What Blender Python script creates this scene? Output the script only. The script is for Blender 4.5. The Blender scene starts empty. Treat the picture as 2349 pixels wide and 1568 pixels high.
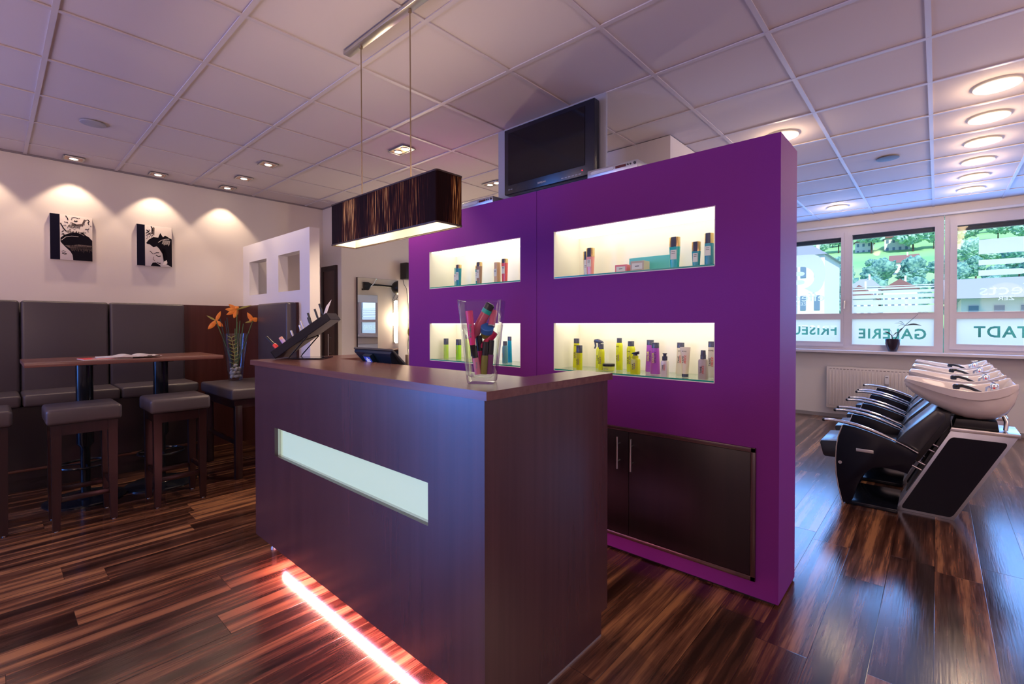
import bpy, bmesh, math, random
from mathutils import Vector, Matrix, noise
random.seed(7)
SC = bpy.context.scene
COL = SC.collection
PI = math.pi

# ------------------------------------------------------------------ camera, world, sun, exposure
def camera_setup():
    f, W = 1081.3, 2349.0
    yaw, pitch, roll = math.radians(42.0425), math.radians(-0.71087), math.radians(0.0594)
    cy, sy = math.cos(yaw), math.sin(yaw)
    fw = Vector((-sy*math.cos(pitch), cy*math.cos(pitch), math.sin(pitch)))
    r = Vector((cy, sy, 0)); d = fw.cross(r)
    c, s = math.cos(roll), math.sin(roll)
    R, D = c*r + s*d, -s*r + c*d
    cam = bpy.data.cameras.new('camera'); ob = bpy.data.objects.new('camera', cam); COL.objects.link(ob)
    m = Matrix.Identity(4)
    for i in range(3):
        m[i][0], m[i][1], m[i][2] = R[i], -D[i], -fw[i]
    m[2][3] = 1.35
    ob.matrix_world = m
    cam.sensor_width = 36; cam.lens = f/W*36; cam.shift_y = -28.07/W
    cam.clip_start = 0.05; cam.clip_end = 600
    SC.camera = ob
camera_setup()
SC.view_settings.view_transform = 'Standard'; SC.view_settings.look = 'None'
SC.view_settings.gamma = 1.0; SC.view_settings.use_curve_mapping = False
SC.view_settings.exposure = 0.46
cyc = SC.cycles
cyc.use_denoising = True; cyc.use_adaptive_sampling = True; cyc.adaptive_threshold = 0.02
cyc.max_bounces = 9; cyc.diffuse_bounces = 3; cyc.glossy_bounces = 5; cyc.transmission_bounces = 9
cyc.transparent_max_bounces = 16; cyc.caustics_reflective = False; cyc.caustics_refractive = False
cyc.sample_clamp_indirect = 4.0; cyc.blur_glossy = 0.5

WORLD = bpy.data.worlds.new('world'); SC.world = WORLD; WORLD.use_nodes = True
bgn = WORLD.node_tree.nodes['Background']
bgn.inputs[0].default_value = (0.30, 0.52, 1.0, 1); bgn.inputs[1].default_value = 1.3

def light(name, kind, loc, energy, color, direction=(0, 0, -1), parent=None, **kw):
    l = bpy.data.lights.new(name, kind); l.energy = energy; l.color = color
    for k, v in kw.items(): setattr(l, k, v)
    o = bpy.data.objects.new(name, l); COL.objects.link(o); o.location = loc
    o.rotation_euler = Vector(direction).to_track_quat('-Z', 'Y').to_euler()
    if parent:
        o.parent = parent; o.location = Vector(loc) - parent.location
    return o
light('sun', 'SUN', (0, 0, 30), 4.0, (1.0, 0.93, 0.82), (-0.38, 0.68, -0.68), angle=0.02)
BLUE = (0.13, 0.34, 1.0)
# daylight entering through the real window openings
for wx, ww in ((-1.46, 0.85), (-0.46, 0.85), (0.62, 0.86), (1.63, 0.86), (2.70, 0.86)):
    light('daylight_far_window', 'AREA', (wx, 8.14, 1.83), 16, (0.10, 0.34, 1.0), (0, -1, 0), shape='RECTANGLE', size=ww, size_y=1.5)
light('daylight_behind_glass', 'AREA', (-0.9, 8.6, 1.85), 26, (0.92, 0.95, 0.92), (0, -1, 0), shape='RECTANGLE', size=8.2, size_y=1.7)
light('daylight_shop_front', 'AREA', (-5.95, -3.62, 1.33), 155, (0.07, 0.27, 1.0), (1, 0.1, 0), shape='RECTANGLE', size=1.8, size_y=2.5)
# unseen fill lights added behind and right of the camera to brighten the room
for (x, y, e) in ((-3.4, -1.9, 46), (-1.1, -1.9, 50), (1.3, -1.2, 44), (1.8, 3.4, 46)):
    light('fill_light', 'POINT', (x, y, 1.95), e, (1.0, 0.66, 0.52), shadow_soft_size=0.45)

# ------------------------------------------------------------------ materials
def s2l(c):
    return tuple((v/12.92 if v <= 0.04045 else ((v+0.055)/1.055)**2.4) for v in c)
def rgb(r, g, b): return s2l((r/255, g/255, b/255))
MATS = {}
def mat(name, color=(0.8, 0.8, 0.8), rough=0.5, metal=0.0, spec=0.5, emit=None, es=1.0, bump=None, var=None, coat=0.0, trans=0.0, ior=1.45, alpha=1.0):
    """bump=(scale, strength); var=(scale_xyz, color2, contrast)"""
    if name in MATS: return MATS[name]
    m = bpy.data.materials.new(name); m.use_nodes = True
    nt = m.node_tree; b = nt.nodes['Principled BSDF']
    b.inputs['Base Color'].default_value = (*color, 1)
    b.inputs['Roughness'].default_value = rough; b.inputs['Metallic'].default_value = metal
    b.inputs['Specular IOR Level'].default_value = spec; b.inputs['Coat Weight'].default_value = coat
    b.inputs['Transmission Weight'].default_value = trans; b.inputs['IOR'].default_value = ior
    b.inputs['Alpha'].default_value = alpha
    if emit:
        b.inputs['Emission Color'].default_value = (*emit, 1); b.inputs['Emission Strength'].default_value = es
    tc = nt.nodes.new('ShaderNodeTexCoord')
    if var:
        sc, c2, con = var
        mp = nt.nodes.new('ShaderNodeMapping'); mp.inputs['Scale'].default_value = sc
        nz = nt.nodes.new('ShaderNodeTexNoise'); nz.inputs['Scale'].default_value = 1.0; nz.inputs['Detail'].default_value = 5
        rp = nt.nodes.new('ShaderNodeValToRGB')
        rp.color_ramp.elements[0].position = 0.5-con; rp.color_ramp.elements[1].position = 0.5+con
        rp.color_ramp.elements[0].color = (*color, 1); rp.color_ramp.elements[1].color = (*c2, 1)
        nt.links.new(tc.outputs['Object'], mp.inputs[0]); nt.links.new(mp.outputs[0], nz.inputs['Vector'])
        nt.links.new(nz.outputs['Fac'], rp.inputs[0]); nt.links.new(rp.outputs[0], b.inputs['Base Color'])
    if bump:
        nz = nt.nodes.new('ShaderNodeTexNoise'); nz.inputs['Scale'].default_value = bump[0]; nz.inputs['Detail'].default_value = 4
        bp = nt.nodes.new('ShaderNodeBump'); bp.inputs['Strength'].default_value = bump[1]; bp.inputs['Distance'].default_value = 0.01
        nt.links.new(tc.outputs['Object'], nz.inputs['Vector']); nt.links.new(nz.outputs['Fac'], bp.inputs['Height'])
        nt.links.new(bp.outputs[0], b.inputs['Normal'])
    MATS[name] = m
    return m
def floor_material():
    m = bpy.data.materials.new('walnut_plank_floor'); m.use_nodes = True
    nt = m.node_tree; N, L = nt.nodes, nt.links; b = N['Principled BSDF']
    tc = N.new('ShaderNodeTexCoord'); sp = N.new('ShaderNodeSeparateXYZ'); L.new(tc.outputs['Object'], sp.inputs[0])
    def math_(op, a, bb=None, c=None):
        n = N.new('ShaderNodeMath'); n.operation = op
        for i, v in enumerate((a, bb, c)):
            if v is None: continue
            if isinstance(v, (int, float)): n.inputs[i].default_value = v
            else: L.new(v, n.inputs[i])
        return n.outputs[0]
    X, Y = sp.outputs[0], sp.outputs[1]
    pw, pl = 0.19, 1.25
    row = math_('FLOOR', math_('DIVIDE', X, pw))
    wn = N.new('ShaderNodeTexWhiteNoise'); wn.noise_dimensions = '1D'; L.new(row, wn.inputs['W'])
    yy = math_('ADD', math_('DIVIDE', Y, pl), math_('MULTIPLY', wn.outputs['Value'], 7.3))
    colm = math_('FLOOR', yy)
    cmb = N.new('ShaderNodeCombineXYZ'); L.new(row, cmb.inputs[0]); L.new(colm, cmb.inputs[1])
    wn2 = N.new('ShaderNodeTexWhiteNoise'); wn2.noise_dimensions = '3D'; L.new(cmb.outputs[0], wn2.inputs['Vector'])
    # grain stretched along the plank, shifted per plank
    g = N.new('ShaderNodeCombineXYZ')
    L.new(math_('MULTIPLY', X, 19.0), g.inputs[0]); L.new(math_('MULTIPLY', Y, 0.75), g.inputs[1])
    L.new(math_('MULTIPLY', wn2.outputs['Value'], 60.0), g.inputs[2])
    n1 = N.new('ShaderNodeTexNoise'); n1.inputs['Scale'].default_value = 1.0; n1.inputs['Detail'].default_value = 3; L.new(g.outputs[0], n1.inputs['Vector'])
    g2 = N.new('ShaderNodeCombineXYZ')
    L.new(math_('MULTIPLY', X, 150.0), g2.inputs[0]); L.new(math_('MULTIPLY', Y, 6.0), g2.inputs[1]); L.new(math_('MULTIPLY', wn2.outputs['Value'], 30.0), g2.inputs[2])
    n2 = N.new('ShaderNodeTexNoise'); n2.inputs['Scale'].default_value = 1.0; n2.inputs['Detail'].default_value = 4; L.new(g2.outputs[0], n2.inputs['Vector'])
    g3 = N.new('ShaderNodeCombineXYZ')
    L.new(math_('MULTIPLY', X, 9.0), g3.inputs[0]); L.new(math_('MULTIPLY', Y, 4.0), g3.inputs[1]); L.new(wn2.outputs['Value'], g3.inputs[2])
    n3 = N.new('ShaderNodeTexNoise'); n3.inputs['Scale'].default_value = 1.0; n3.inputs['Detail'].default_value = 6; L.new(g3.outputs[0], n3.inputs['Vector'])
    v = math_('ADD', math_('MULTIPLY', n1.outputs['Fac'], 1.25), math_('MULTIPLY', n2.outputs['Fac'], 0.35))
    v = math_('ADD', v, math_('MULTIPLY', n3.outputs['Fac'], 0.25))
    v = math_('ADD', v, math_('MULTIPLY', math_('SUBTRACT', wn2.outputs['Value'], 0.5), 0.30))
    v = math_('SUBTRACT', v, 0.42)
    rp = N.new('ShaderNodeValToRGB'); e = rp.color_ramp.elements
    e[0].position = 0.30; e[0].color = (0.020, 0.0075, 0.0055, 1)
    e[1].position = 0.74; e[1].color = (0.30, 0.135, 0.062, 1)
    k = e.new(0.46); k.color = (0.058, 0.021, 0.013, 1)
    k = e.new(0.60); k.color = (0.135, 0.056, 0.032, 1)
    L.new(v, rp.inputs[0])
    # joints
    fx = math_('FRACT', math_('DIVIDE', X, pw)); fy = math_('FRACT', yy)
    ex = math_('MINIMUM', fx, math_('SUBTRACT', 1.0, fx)); ey = math_('MINIMUM', fy, math_('SUBTRACT', 1.0, fy))
    j = math_('MINIMUM', math_('MULTIPLY', ex, pw), math_('MULTIPLY', ey, pl))
    jm = math_('MINIMUM', math_('DIVIDE', j, 0.0016), 1.0)
    mx = N.new('ShaderNodeMix'); mx.data_type = 'RGBA'; L.new(jm, mx.inputs[0])
    mx.inputs[6].default_value = (0.006, 0.003, 0.003, 1); L.new(rp.outputs[0], mx.inputs[7])
    L.new(mx.outputs[2], b.inputs['Base Color'])
    L.new(math_('ADD', math_('MULTIPLY', n2.outputs['Fac'], 0.14), 0.11), b.inputs['Roughness'])
    b.inputs['Specular IOR Level'].default_value = 0.8
    bp = N.new('ShaderNodeBump'); bp.inputs['Strength'].default_value = 0.25; bp.inputs['Distance'].default_value = 0.0010
    L.new(math_('ADD', math_('ADD', n2.outputs['Fac'], math_('MULTIPLY', n3.outputs['Fac'], 1.2)), jm), bp.inputs['Height']); L.new(bp.outputs[0], b.inputs['Normal'])
    return m
def shade_material():
    m = bpy.data.materials.new('bronze_thread_shade'); m.use_nodes = True
    nt = m.node_tree; N, L = nt.nodes, nt.links; b = N['Principled BSDF']
    tc = N.new('ShaderNodeTexCoord'); sp = N.new('ShaderNodeSeparateXYZ'); L.new(tc.outputs['Object'], sp.inputs[0])
    ad = N.new('ShaderNodeMath'); ad.operation = 'ADD'; L.new(sp.outputs[0], ad.inputs[0]); L.new(sp.outputs[1], ad.inputs[1])
    def nz(sx, sz, off):
        c = N.new('ShaderNodeCombineXYZ'); a = N.new('ShaderNodeMath'); a.operation = 'MULTIPLY'; a.inputs[1].default_value = sx; L.new(ad.outputs[0], a.inputs[0])
        z = N.new('ShaderNodeMath'); z.operation = 'MULTIPLY'; z.inputs[1].default_value = sz; L.new(sp.outputs[2], z.inputs[0])
        L.new(a.outputs[0], c.inputs[0]); L.new(z.outputs[0], c.inputs[1]); c.inputs[2].default_value = off
        n = N.new('ShaderNodeTexNoise'); n.inputs['Scale'].default_value = 1; n.inputs['Detail'].default_value = 3; L.new(c.outputs[0], n.inputs['Vector']); return n.outputs['Fac']
    a, c = nz(6, 0.8, 5.3), nz(170, 6, 0.0)
    mu = N.new('ShaderNodeMath'); mu.operation = 'MULTIPLY'; L.new(a, mu.inputs[0]); L.new(c, mu.inputs[1])
    rp = N.new('ShaderNodeValToRGB'); e = rp.color_ramp.elements
    e[0].position = 0.24; e[0].color = (0.010, 0.002, 0.003, 1); e[1].position = 0.40; e[1].color = (0.85, 0.50, 0.17, 1)  # gold end of the ramp paints the threads' reflections into the colour
    k = e.new(0.30); k.color = (0.036, 0.008, 0.006, 1)
    k = e.new(0.345); k.color = (0.18, 0.06, 0.018, 1)
    L.new(mu.outputs[0], rp.inputs[0]); L.new(rp.outputs[0], b.inputs['Base Color'])
    b.inputs['Roughness'].default_value = 0.6; b.inputs['Metallic'].default_value = 0.0; b.inputs['Specular IOR Level'].default_value = 0.06
    bp = N.new('ShaderNodeBump'); bp.inputs['Strength'].default_value = 0.5; bp.inputs['Distance'].default_value = 0.002
    L.new(c, bp.inputs['Height']); L.new(bp.outputs[0], b.inputs['Normal'])
    return m
def clear_glass(name, tint=(1, 1, 1), gloss=0.02, edge=0.7):
    m = bpy.data.materials.new(name); m.use_nodes = True; nt = m.node_tree; N, L = nt.nodes, nt.links
    N.remove(N['Principled BSDF']); out = N['Material Output']
    t = N.new('ShaderNodeBsdfTransparent'); t.inputs[0].default_value = (*tint, 1)
    g = N.new('ShaderNodeBsdfGlossy'); g.inputs['Roughness'].default_value = 0.03
    lw = N.new('ShaderNodeLayerWeight'); lw.inputs[0].default_value = 0.5
    pw = N.new('ShaderNodeMath'); pw.operation = 'POWER'; L.new(lw.outputs['Facing'], pw.inputs[0]); pw.inputs[1].default_value = 3.5
    fr = N.new('ShaderNodeMath'); fr.operation = 'MULTIPLY_ADD'; L.new(pw.outputs[0], fr.inputs[0]); fr.inputs[1].default_value = edge; fr.inputs[2].default_value = gloss
    mx = N.new('ShaderNodeMixShader'); L.new(fr.outputs[0], mx.inputs[0]); L.new(t.outputs[0], mx.inputs[1]); L.new(g.outputs[0], mx.inputs[2])
    L.new(mx.outputs[0], out.inputs[0]); return m
def film_material():
    m = bpy.data.materials.new('frosted_white_film'); m.use_nodes = True; nt = m.node_tree; N, L = nt.nodes, nt.links
    N.remove(N['Principled BSDF']); out = N['Material Output']
    t = N.new('ShaderNodeBsdfTranslucent'); t.inputs[0].default_value = (0.97, 0.97, 0.93, 1)
    d = N.new('ShaderNodeBsdfDiffuse'); d.inputs[0].default_value = (0.9, 0.9, 0.9, 1)
    mx = N.new('ShaderNodeMixShader'); mx.inputs[0].default_value = 0.25; L.new(t.outputs[0], mx.inputs[1]); L.new(d.outputs[0], mx.inputs[2])
    L.new(mx.outputs[0], out.inputs[0]); return m

M_WALL = mat('white_wall_paint', (0.74, 0.68, 0.66), 0.85, bump=(180, 0.05))
M_PART = mat('white_plaster', (0.80, 0.77, 0.78), 0.8, bump=(160, 0.05))
M_CEIL = mat('ceiling_tile', (0.70, 0.625, 0.645), 0.92, bump=(400, 0.05))
M_TEE = mat('ceiling_tee_metal', (0.64, 0.58, 0.62), 0.45)
M_FLOOR = floor_material()
M_WOOD = mat('dark_wood_laminate', (0.055, 0.022, 0.026), 0.27, spec=0.9, var=((28, 28, 0.8), (0.085, 0.034, 0.038), 0.30))
M_WOODTOP = mat('dark_wood_top', (0.12, 0.048, 0.042), 0.24, spec=0.55, var=((1.5, 40, 40), (0.19, 0.082, 0.068), 0.25))
M_WOODY = mat('dark_wood_top_long', (0.12, 0.048, 0.042), 0.24, spec=0.55, var=((40, 1.5, 40), (0.19, 0.082, 0.068), 0.25))
M_STOOL = mat('stool_wood', (0.012, 0.004, 0.005), 0.28, var=((25, 25, 1.5), (0.028, 0.009, 0.009), 0.25))
M_CAB = mat('espresso_wood', (0.012, 0.005, 0.009), 0.42, var=((25, 25, 0.8), (0.022, 0.009, 0.014), 0.25))
M_PANEL = mat('mahogany_panel', (0.062, 0.018, 0.016), 0.25, var=((22, 22, 0.7), (0.10, 0.030, 0.026), 0.25))
M_PURPLE = mat('purple_wall_paint', (0.205, 0.028, 0.265), 0.55, spec=0.15, bump=(220, 0.06))
M_LEATHER = mat('grey_leather', (0.066, 0.054, 0.066), 0.36, spec=0.5, bump=(350, 0.05))
M_CHROME = mat('chrome', (0.80, 0.80, 0.82), 0.12, metal=1.0)
M_STEEL = mat('brushed_steel', (0.62, 0.60, 0.58), 0.30, metal=1.0)
M_ALU = mat('aluminium', (0.50, 0.52, 0.58), 0.35, metal=0.8)
M_BLACKM = mat('black_metal', (0.008, 0.010, 0.016), 0.18)
M_BLACK = mat('black_plastic', (0.010, 0.010, 0.014), 0.35)
M_DKGREY = mat('dark_grey_plastic', (0.045, 0.045, 0.055), 0.4)
M_BLACKG = mat('black_gloss', (0.004, 0.004, 0.010), 0.12)
M_PIANO = mat('black_side_panel', (0.003, 0.003, 0.010), 0.30, spec=0.3)
M_VINYL = mat('black_vinyl', (0.022, 0.024, 0.034), 0.26, spec=0.7)
M_CERAM = mat('white_ceramic', (0.74, 0.69, 0.68), 0.10, coat=0.6)
M_FRAME = mat('white_window_frame', (0.66, 0.60, 0.63), 0.35)
M_NICHE = mat('cream_niche', (0.86, 0.83, 0.75), 0.6)
M_RAD = mat('radiator_enamel', (0.66, 0.58, 0.54), 0.4)
M_WHITE = mat('white_plastic', (0.75, 0.72, 0.72), 0.4)
M_BOARD = mat('grey_board', (0.36, 0.38, 0.46), 0.5)
M_GLASS = mat('clear_glass', (1, 1, 1), 0.0, trans=1.0, ior=1.45)
M_PANE = clear_glass('window_glass', (0.94, 0.98, 1.0), 0.012, 0.5)
M_SHELFG = clear_glass('shelf_glass', (0.93, 0.98, 0.95))
M_SHELFE = mat('green_glass_edge', (0.02, 0.36, 0.26), 0.2)
M_FILM = film_material()
M_MIRROR = mat('mirror_silver', (0.93, 0.93, 0.93), 0.0, metal=1.0)
M_SHADE = shade_material()
M_LINER = mat('cream_shade_liner', (0.90, 0.80, 0.60), 0.7)
WARM = (1.0, 0.72, 0.42)
M_BULB = mat('warm_bulb', (1, 1, 1), 0.5, emit=(1.0, 0.80, 0.55), es=14)
M_HALO = mat('halogen_face', (1, 1, 1), 0.5, emit=(1.0, 0.84, 0.62), es=5)
M_OPAL = mat('opal_niche_light', (1, 1, 1), 0.5, emit=(1.0, 0.90, 0.70), es=1.75)
M_PINKL = mat('pink_tube_light', (1, 1, 1), 0.5, emit=(1.0, 0.28, 0.42), es=60)
M_TUBE = mat('warm_tube_light', (1, 1, 1), 0.5, emit=(1.0, 0.82, 0.55), es=9)
M_COUNTERL = mat('mint_glass_panel', (0.42, 0.60, 0.52), 0.25, emit=(0.55, 0.74, 0.56), es=0.40)
M_TEXTK = mat('black_print', (0.02, 0.02, 0.02), 0.5)
M_TEXTR = mat('red_print', (0.75, 0.03, 0.03), 0.5)
M_TEXTY = mat('yellow_print', (0.75, 0.85, 0.03), 0.5)
M_TEXTP = mat('violet_print', (0.16, 0.03, 0.30), 0.5)
M_TEXTT = mat('teal_print', (0.0, 0.42, 0.42), 0.5)
M_TEXTW = mat('white_print', (0.8, 0.8, 0.8), 0.5)

# ------------------------------------------------------------------ mesh helpers
def box(bm, x0, x1, y0, y1, z0, z1, bev=0.0, seg=2, mi=0):
    if x0 > x1: x0, x1 = x1, x0
    if y0 > y1: y0, y1 = y1, y0
    if z0 > z1: z0, z1 = z1, z0
    r = bmesh.ops.create_cube(bm, size=1.0, matrix=Matrix.Translation(((x0+x1)/2, (y0+y1)/2, (z0+z1)/2)) @ Matrix.Diagonal((x1-x0, y1-y0, z1-z0, 1)))
    vs = r['verts']
    fs = set(f for v in vs for f in v.link_faces)
    for f in fs: f.material_index = mi
    if bev > 0:
        es = list(set(e for v in vs for e in v.link_edges))
        r2 = bmesh.ops.bevel(bm, geom=es, offset=bev, segments=seg, profile=0.5, affect='EDGES')
        for f in r2['faces']: f.material_index = mi
    return bm
def loop(bm, rings, cap0=True, cap1=True, mi=0, closed=False):
    rv = [[bm.verts.new(p) for p in ring] for ring in rings]
    n = len(rv[0])
    seq = list(zip(rv[:-1], rv[1:])) + ([(rv[-1], rv[0])] if closed else [])
    for a, b in seq:
        for i in range(n):
            j = (i+1) % n
            try: bm.faces.new((a[i], a[j], b[j], b[i])).material_index = mi
            except ValueError: pass
    if not closed:
        if cap0: bm.faces.new(list(reversed(rv[0]))).material_index = mi
        if cap1: bm.faces.new(rv[-1]).material_index = mi
    return bm
def lathe(bm, cx, cy, prof, n=24, sx=1.0, sy=1.0, mi=0, cap0=True, cap1=True, ex=2.0):
    rings = []
    for r, z in prof:
        ring = []
        for i in range(n):
            t = 2*PI*i/n; c, s = math.cos(t), math.sin(t)
            if ex != 2.0:
                c = math.copysign(abs(c)**(2/ex), c); s = math.copysign(abs(s)**(2/ex), s)
            ring.append((cx+r*sx*c, cy+r*sy*s, z))
        rings.append(ring)
    return loop(bm, rings, cap0, cap1, mi)
def tube(bm, pts, r, n=8, mi=0, closed=False):
    pts = [Vector(p) for p in pts]; rings = []; m = len(pts)
    rr = r if isinstance(r, (list, tuple)) else [r]*m
    up = None
    for i, p in enumerate(pts):
        if closed: d = (pts[(i+1) % m]-pts[i-1]).normalized()
        else: d = (pts[min(i+1, m-1)]-pts[max(i-1, 0)]).normalized()
        if up is None:
            up = Vector((0, 0, 1)) if abs(d.z) < 0.9 else Vector((1, 0, 0))
        s = d.cross(up).normalized(); up = s.cross(d).normalized()
        rings.append([p + (s*math.cos(2*PI*k/n) + up*math.sin(2*PI*k/n))*rr[i] for k in range(n)])
    return loop(bm, rings, mi=mi, closed=closed)
def prism(bm, poly, axis, a, b, mi=0, bev=0.0):
    """poly of 2D points extruded along axis from a to b; the 2D coordinates are the other two axes in xyz order"""
    def P(p, t):
        if axis == 'x': return (t, p[0], p[1])
        if axis == 'y': return (p[0], t, p[1])
        return (p[0], p[1], t)
    v0 = [bm.verts.new(P(p, a)) for p in poly]; v1 = [bm.verts.new(P(p, b)) for p in poly]
    fs = [bm.faces.new(v0), bm.faces.new(list(reversed(v1)))]
    n = len(poly)
    for i in range(n):
        fs.append(bm.faces.new((v0[i], v1[i], v1[(i+1) % n], v0[(i+1) % n])))
    for f in fs: f.material_index = mi
    bmesh.ops.recalc_face_normals(bm, faces=fs)
    if bev > 0:
        es = list(set(e for f in fs[:2] for e in f.edges))
        r = bmesh.ops.bevel(bm, geom=es, offset=bev, segments=2, profile=0.5, affect='EDGES')
        for f in r['faces']: f.material_index = mi
    return bm
def BM(): return bmesh.new()
def obj(name, bm, m, parent=None, smooth=True, origin=None, label=None):
    """link a bmesh written in world coordinates as ONE mesh object"""
    me = bpy.data.meshes.new(name)
    if bm is not None:
        bmesh.ops.recalc_face_normals(bm, faces=bm.faces[:])
        bm.to_mesh(me); bm.free()
    for x in (m if isinstance(m, (list, tuple)) else [m]): me.materials.append(x)
    if smooth:
        for p in me.polygons: p.use_smooth = True
        me.set_sharp_from_angle(angle=math.radians(38))
    o = bpy.data.objects.new(name, me); COL.objects.link(o)
    root = parent
    while root is not None and root.parent is not None: root = root.parent
    if root is not None: off = root.location.copy()
    elif origin is not None: off = Vector(origin)
    else: off = Vector((0, 0, 0))
    if off.length > 0: me.transform(Matrix.Translation(-off))
    if parent is not None: o.parent = parent
    elif origin is not None: o.location = off
    if label: o['label'] = label
    return o
def thing(name, label, cat, loc=(0, 0, 0), group=None):
    o = bpy.data.objects.new(name, None); o.empty_display_size = 0.1; COL.objects.link(o)
    o.location = loc; o['label'] = label; o['category'] = cat
    if group: o['group'] = group
    return o
def tag(o, label, cat, group=None, kind=None):
    o['label'] = label; o['category'] = cat
    if group: o['group'] = group
    if kind: o['kind'] = kind
    return o
def struct(name, bm, m, smooth=False):
    o = obj(name, bm, m, smooth=smooth); o['kind'] = 'structure'; return o
def dup(root, loc, label=None, rotz=None):
    def cp(o, parent):
        c = o.copy(); COL.objects.link(c); c.parent = parent
        for ch in list(o.children): cp(ch, c)
        return c
    kids = list(root.children)
    r = root.copy(); COL.objects.link(r); r.location = loc
    if rotz is not None: r.rotation_euler = (0, 0, rotz)
    for k in kids: cp(k, r)
    if label: r['label'] = label
    return r
FONTS = {}
def text_bm(s, center, width, height, right, up, depth=0.0006, bm=None):
    """solid lettering, scaled to width x height, centred on center, standing out by depth along right x up"""
    cu = bpy.data.curves.new('lettering', 'FONT'); cu.body = s; cu.resolution_u = 2
    t = bpy.data.objects.new('lettering', cu); COL.objects.link(t)
    dg = bpy.context.evaluated_depsgraph_get(); dg.update()
    me = bpy.data.meshes.new_from_object(t.evaluated_get(dg))
    bpy.data.objects.remove(t); bpy.data.curves.remove(cu)
    xs = [v.co.x for v in me.vertices]; ys = [v.co.y for v in me.vertices]
    w, h = max(xs)-min(xs), max(ys)-min(ys); mx, my = (max(xs)+min(xs))/2, (max(ys)+min(ys))/2
    R, U = Vector(right), Vector(up); Nn = R.cross(U); C = Vector(center)
    b = bm or BM()
    tmp = BM(); tmp.from_mesh(me)
    for v in tmp.verts:
        v.co = C + R*((v.co.x-mx)/w*width) + U*((v.co.y-my)/h*height)
    g = {'geom': []} if depth == 0 else bmesh.ops.extrude_face_region(tmp, geom=tmp.faces[:])
    for e in g['geom']:
        if isinstance(e, bmesh.types.BMVert): e.co += Nn*depth
    m2 = bpy.data.meshes.new('tmp'); tmp.to_mesh(m2); tmp.free(); b.from_mesh(m2)
    bpy.data.meshes.remove(m2); bpy.data.meshes.remove(me)
    return b
def cutout_bm(items, x0, x1, z0, z1, y, t=0.0012):
    """film from x0..x1, z0..z1 at depth y with lettering cut out of it; items = (string, xc, zc, width, height), read from outside"""
    cu = bpy.data.curves.new('film', 'FONT'); cu.body = items[0]; cu.resolution_u = 3; cu.offset = 0.022; cu.space_character = 1.12
    t0 = bpy.data.objects.new('film', cu); COL.objects.link(t0)
    dg = bpy.context.evaluated_depsgraph_get(); dg.update()
    m0 = bpy.data.meshes.new_from_object(t0.evaluated_get(dg))
    bpy.data.objects.remove(t0); bpy.data.curves.remove(cu)
    q = BM(); q.from_mesh(m0); bpy.data.meshes.remove(m0)
    bmesh.ops.remove_doubles(q, verts=q.verts[:], dist=1e-5)
    nxt = {}
    for e in q.edges:
        if len(e.link_faces) == 1:
            nxt.setdefault(e.verts[0], []).append(e.verts[1]); nxt.setdefault(e.verts[1], []).append(e.verts[0])
    seen, loops = set(), []
    for v in nxt:
        if v in seen: continue
        lp, cur, prev = [], v, None
        while cur not in seen:
            seen.add(cur); lp.append(cur.co.copy()); n2 = [w for w in nxt[cur] if w is not prev and w not in seen]
            prev = cur
            if not n2: break
            cur = n2[0]
        if len(lp) > 2: loops.append(lp)
    q.free()
    pts = [p for l in loops for p in l]
    ax, bx = min(p.x for p in pts), max(p.x for p in pts); ay, by = min(p.y for p in pts), max(p.y for p in pts)
    _, xc, zc, w, h = items
    sx, sz = w/(bx-ax), h/(by-ay); mx, my = (ax+bx)/2, (ay+by)/2
    def inv(x, z): return ((xc-x)/sx+mx, (z-zc)/sz+my)
    c = bpy.data.curves.new('film', 'CURVE'); t_ = bpy.data.objects.new('film', c); COL.objects.link(t_)
    for lp in loops + [[inv(x0, z0), inv(x1, z0), inv(x1, z1), inv(x0, z1)]]:
        s = c.splines.new('POLY'); s.points.add(len(lp)-1); s.use_cyclic_u = True
        for i, p in enumerate(lp): s.points[i].co = (p[0], p[1], 0, 1)
    c.dimensions = '2D'; c.fill_mode = 'BOTH'
    dg = bpy.context.evaluated_depsgraph_get(); dg.update()
    me = bpy.data.meshes.new_from_object(t_.evaluated_get(dg))
    bpy.data.objects.remove(t_); bpy.data.curves.remove(c)
    b = BM(); b.from_mesh(me); bpy.data.meshes.remove(me)
    for v in b.verts: v.co = Vector((xc-(v.co.x-mx)*sx, y, zc+(v.co.y-my)*sz))
    return b
XR, ZU = (1, 0, 0), (0, 0, 1)

# ------------------------------------------------------------------ the room shell
XL, XW, XRT = -5.99, -5.506, 3.5
YN, YD, YWIN = -4.7, 2.94, 8.18
ZC = 2.855
b = BM(); box(b, XL-0.1, XRT+0.1, YN-0.2, YWIN+0.25, -0.1, 0); struct('floor', b, M_FLOOR)
b = BM(); box(b, XL-0.1, XRT+0.1, YN-0.2, YWIN+0.25, ZC+0.004, ZC+0.1); struct('ceiling', b, M_CEIL)
b = BM(); box(b, XL-0.1, XL, -2.6, YD+0.1, 0, ZC); box(b, XL-0.1, XL, YN, -4.6, 0, ZC); box(b, XL-0.1, XL, -4.6, -2.6, 0, 0.06); box(b, XL-0.1, XL, -4.6, -2.6, 2.65, ZC); struct('wall_left', b, M_WALL)
b = BM(); box(b, XL, XW-0.1, YD, YD+0.1, 0, ZC); struct('wall_back', b, M_WALL)
b = BM(); box(b, XW-0.1, XW, YD, YWIN, 0, ZC); struct('wall_mirror', b, M_WALL)
b = BM(); box(b, XRT, XRT+0.1, YN, YWIN, 0, ZC); struct('wall_right', b, M_WALL)
b = BM()
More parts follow.
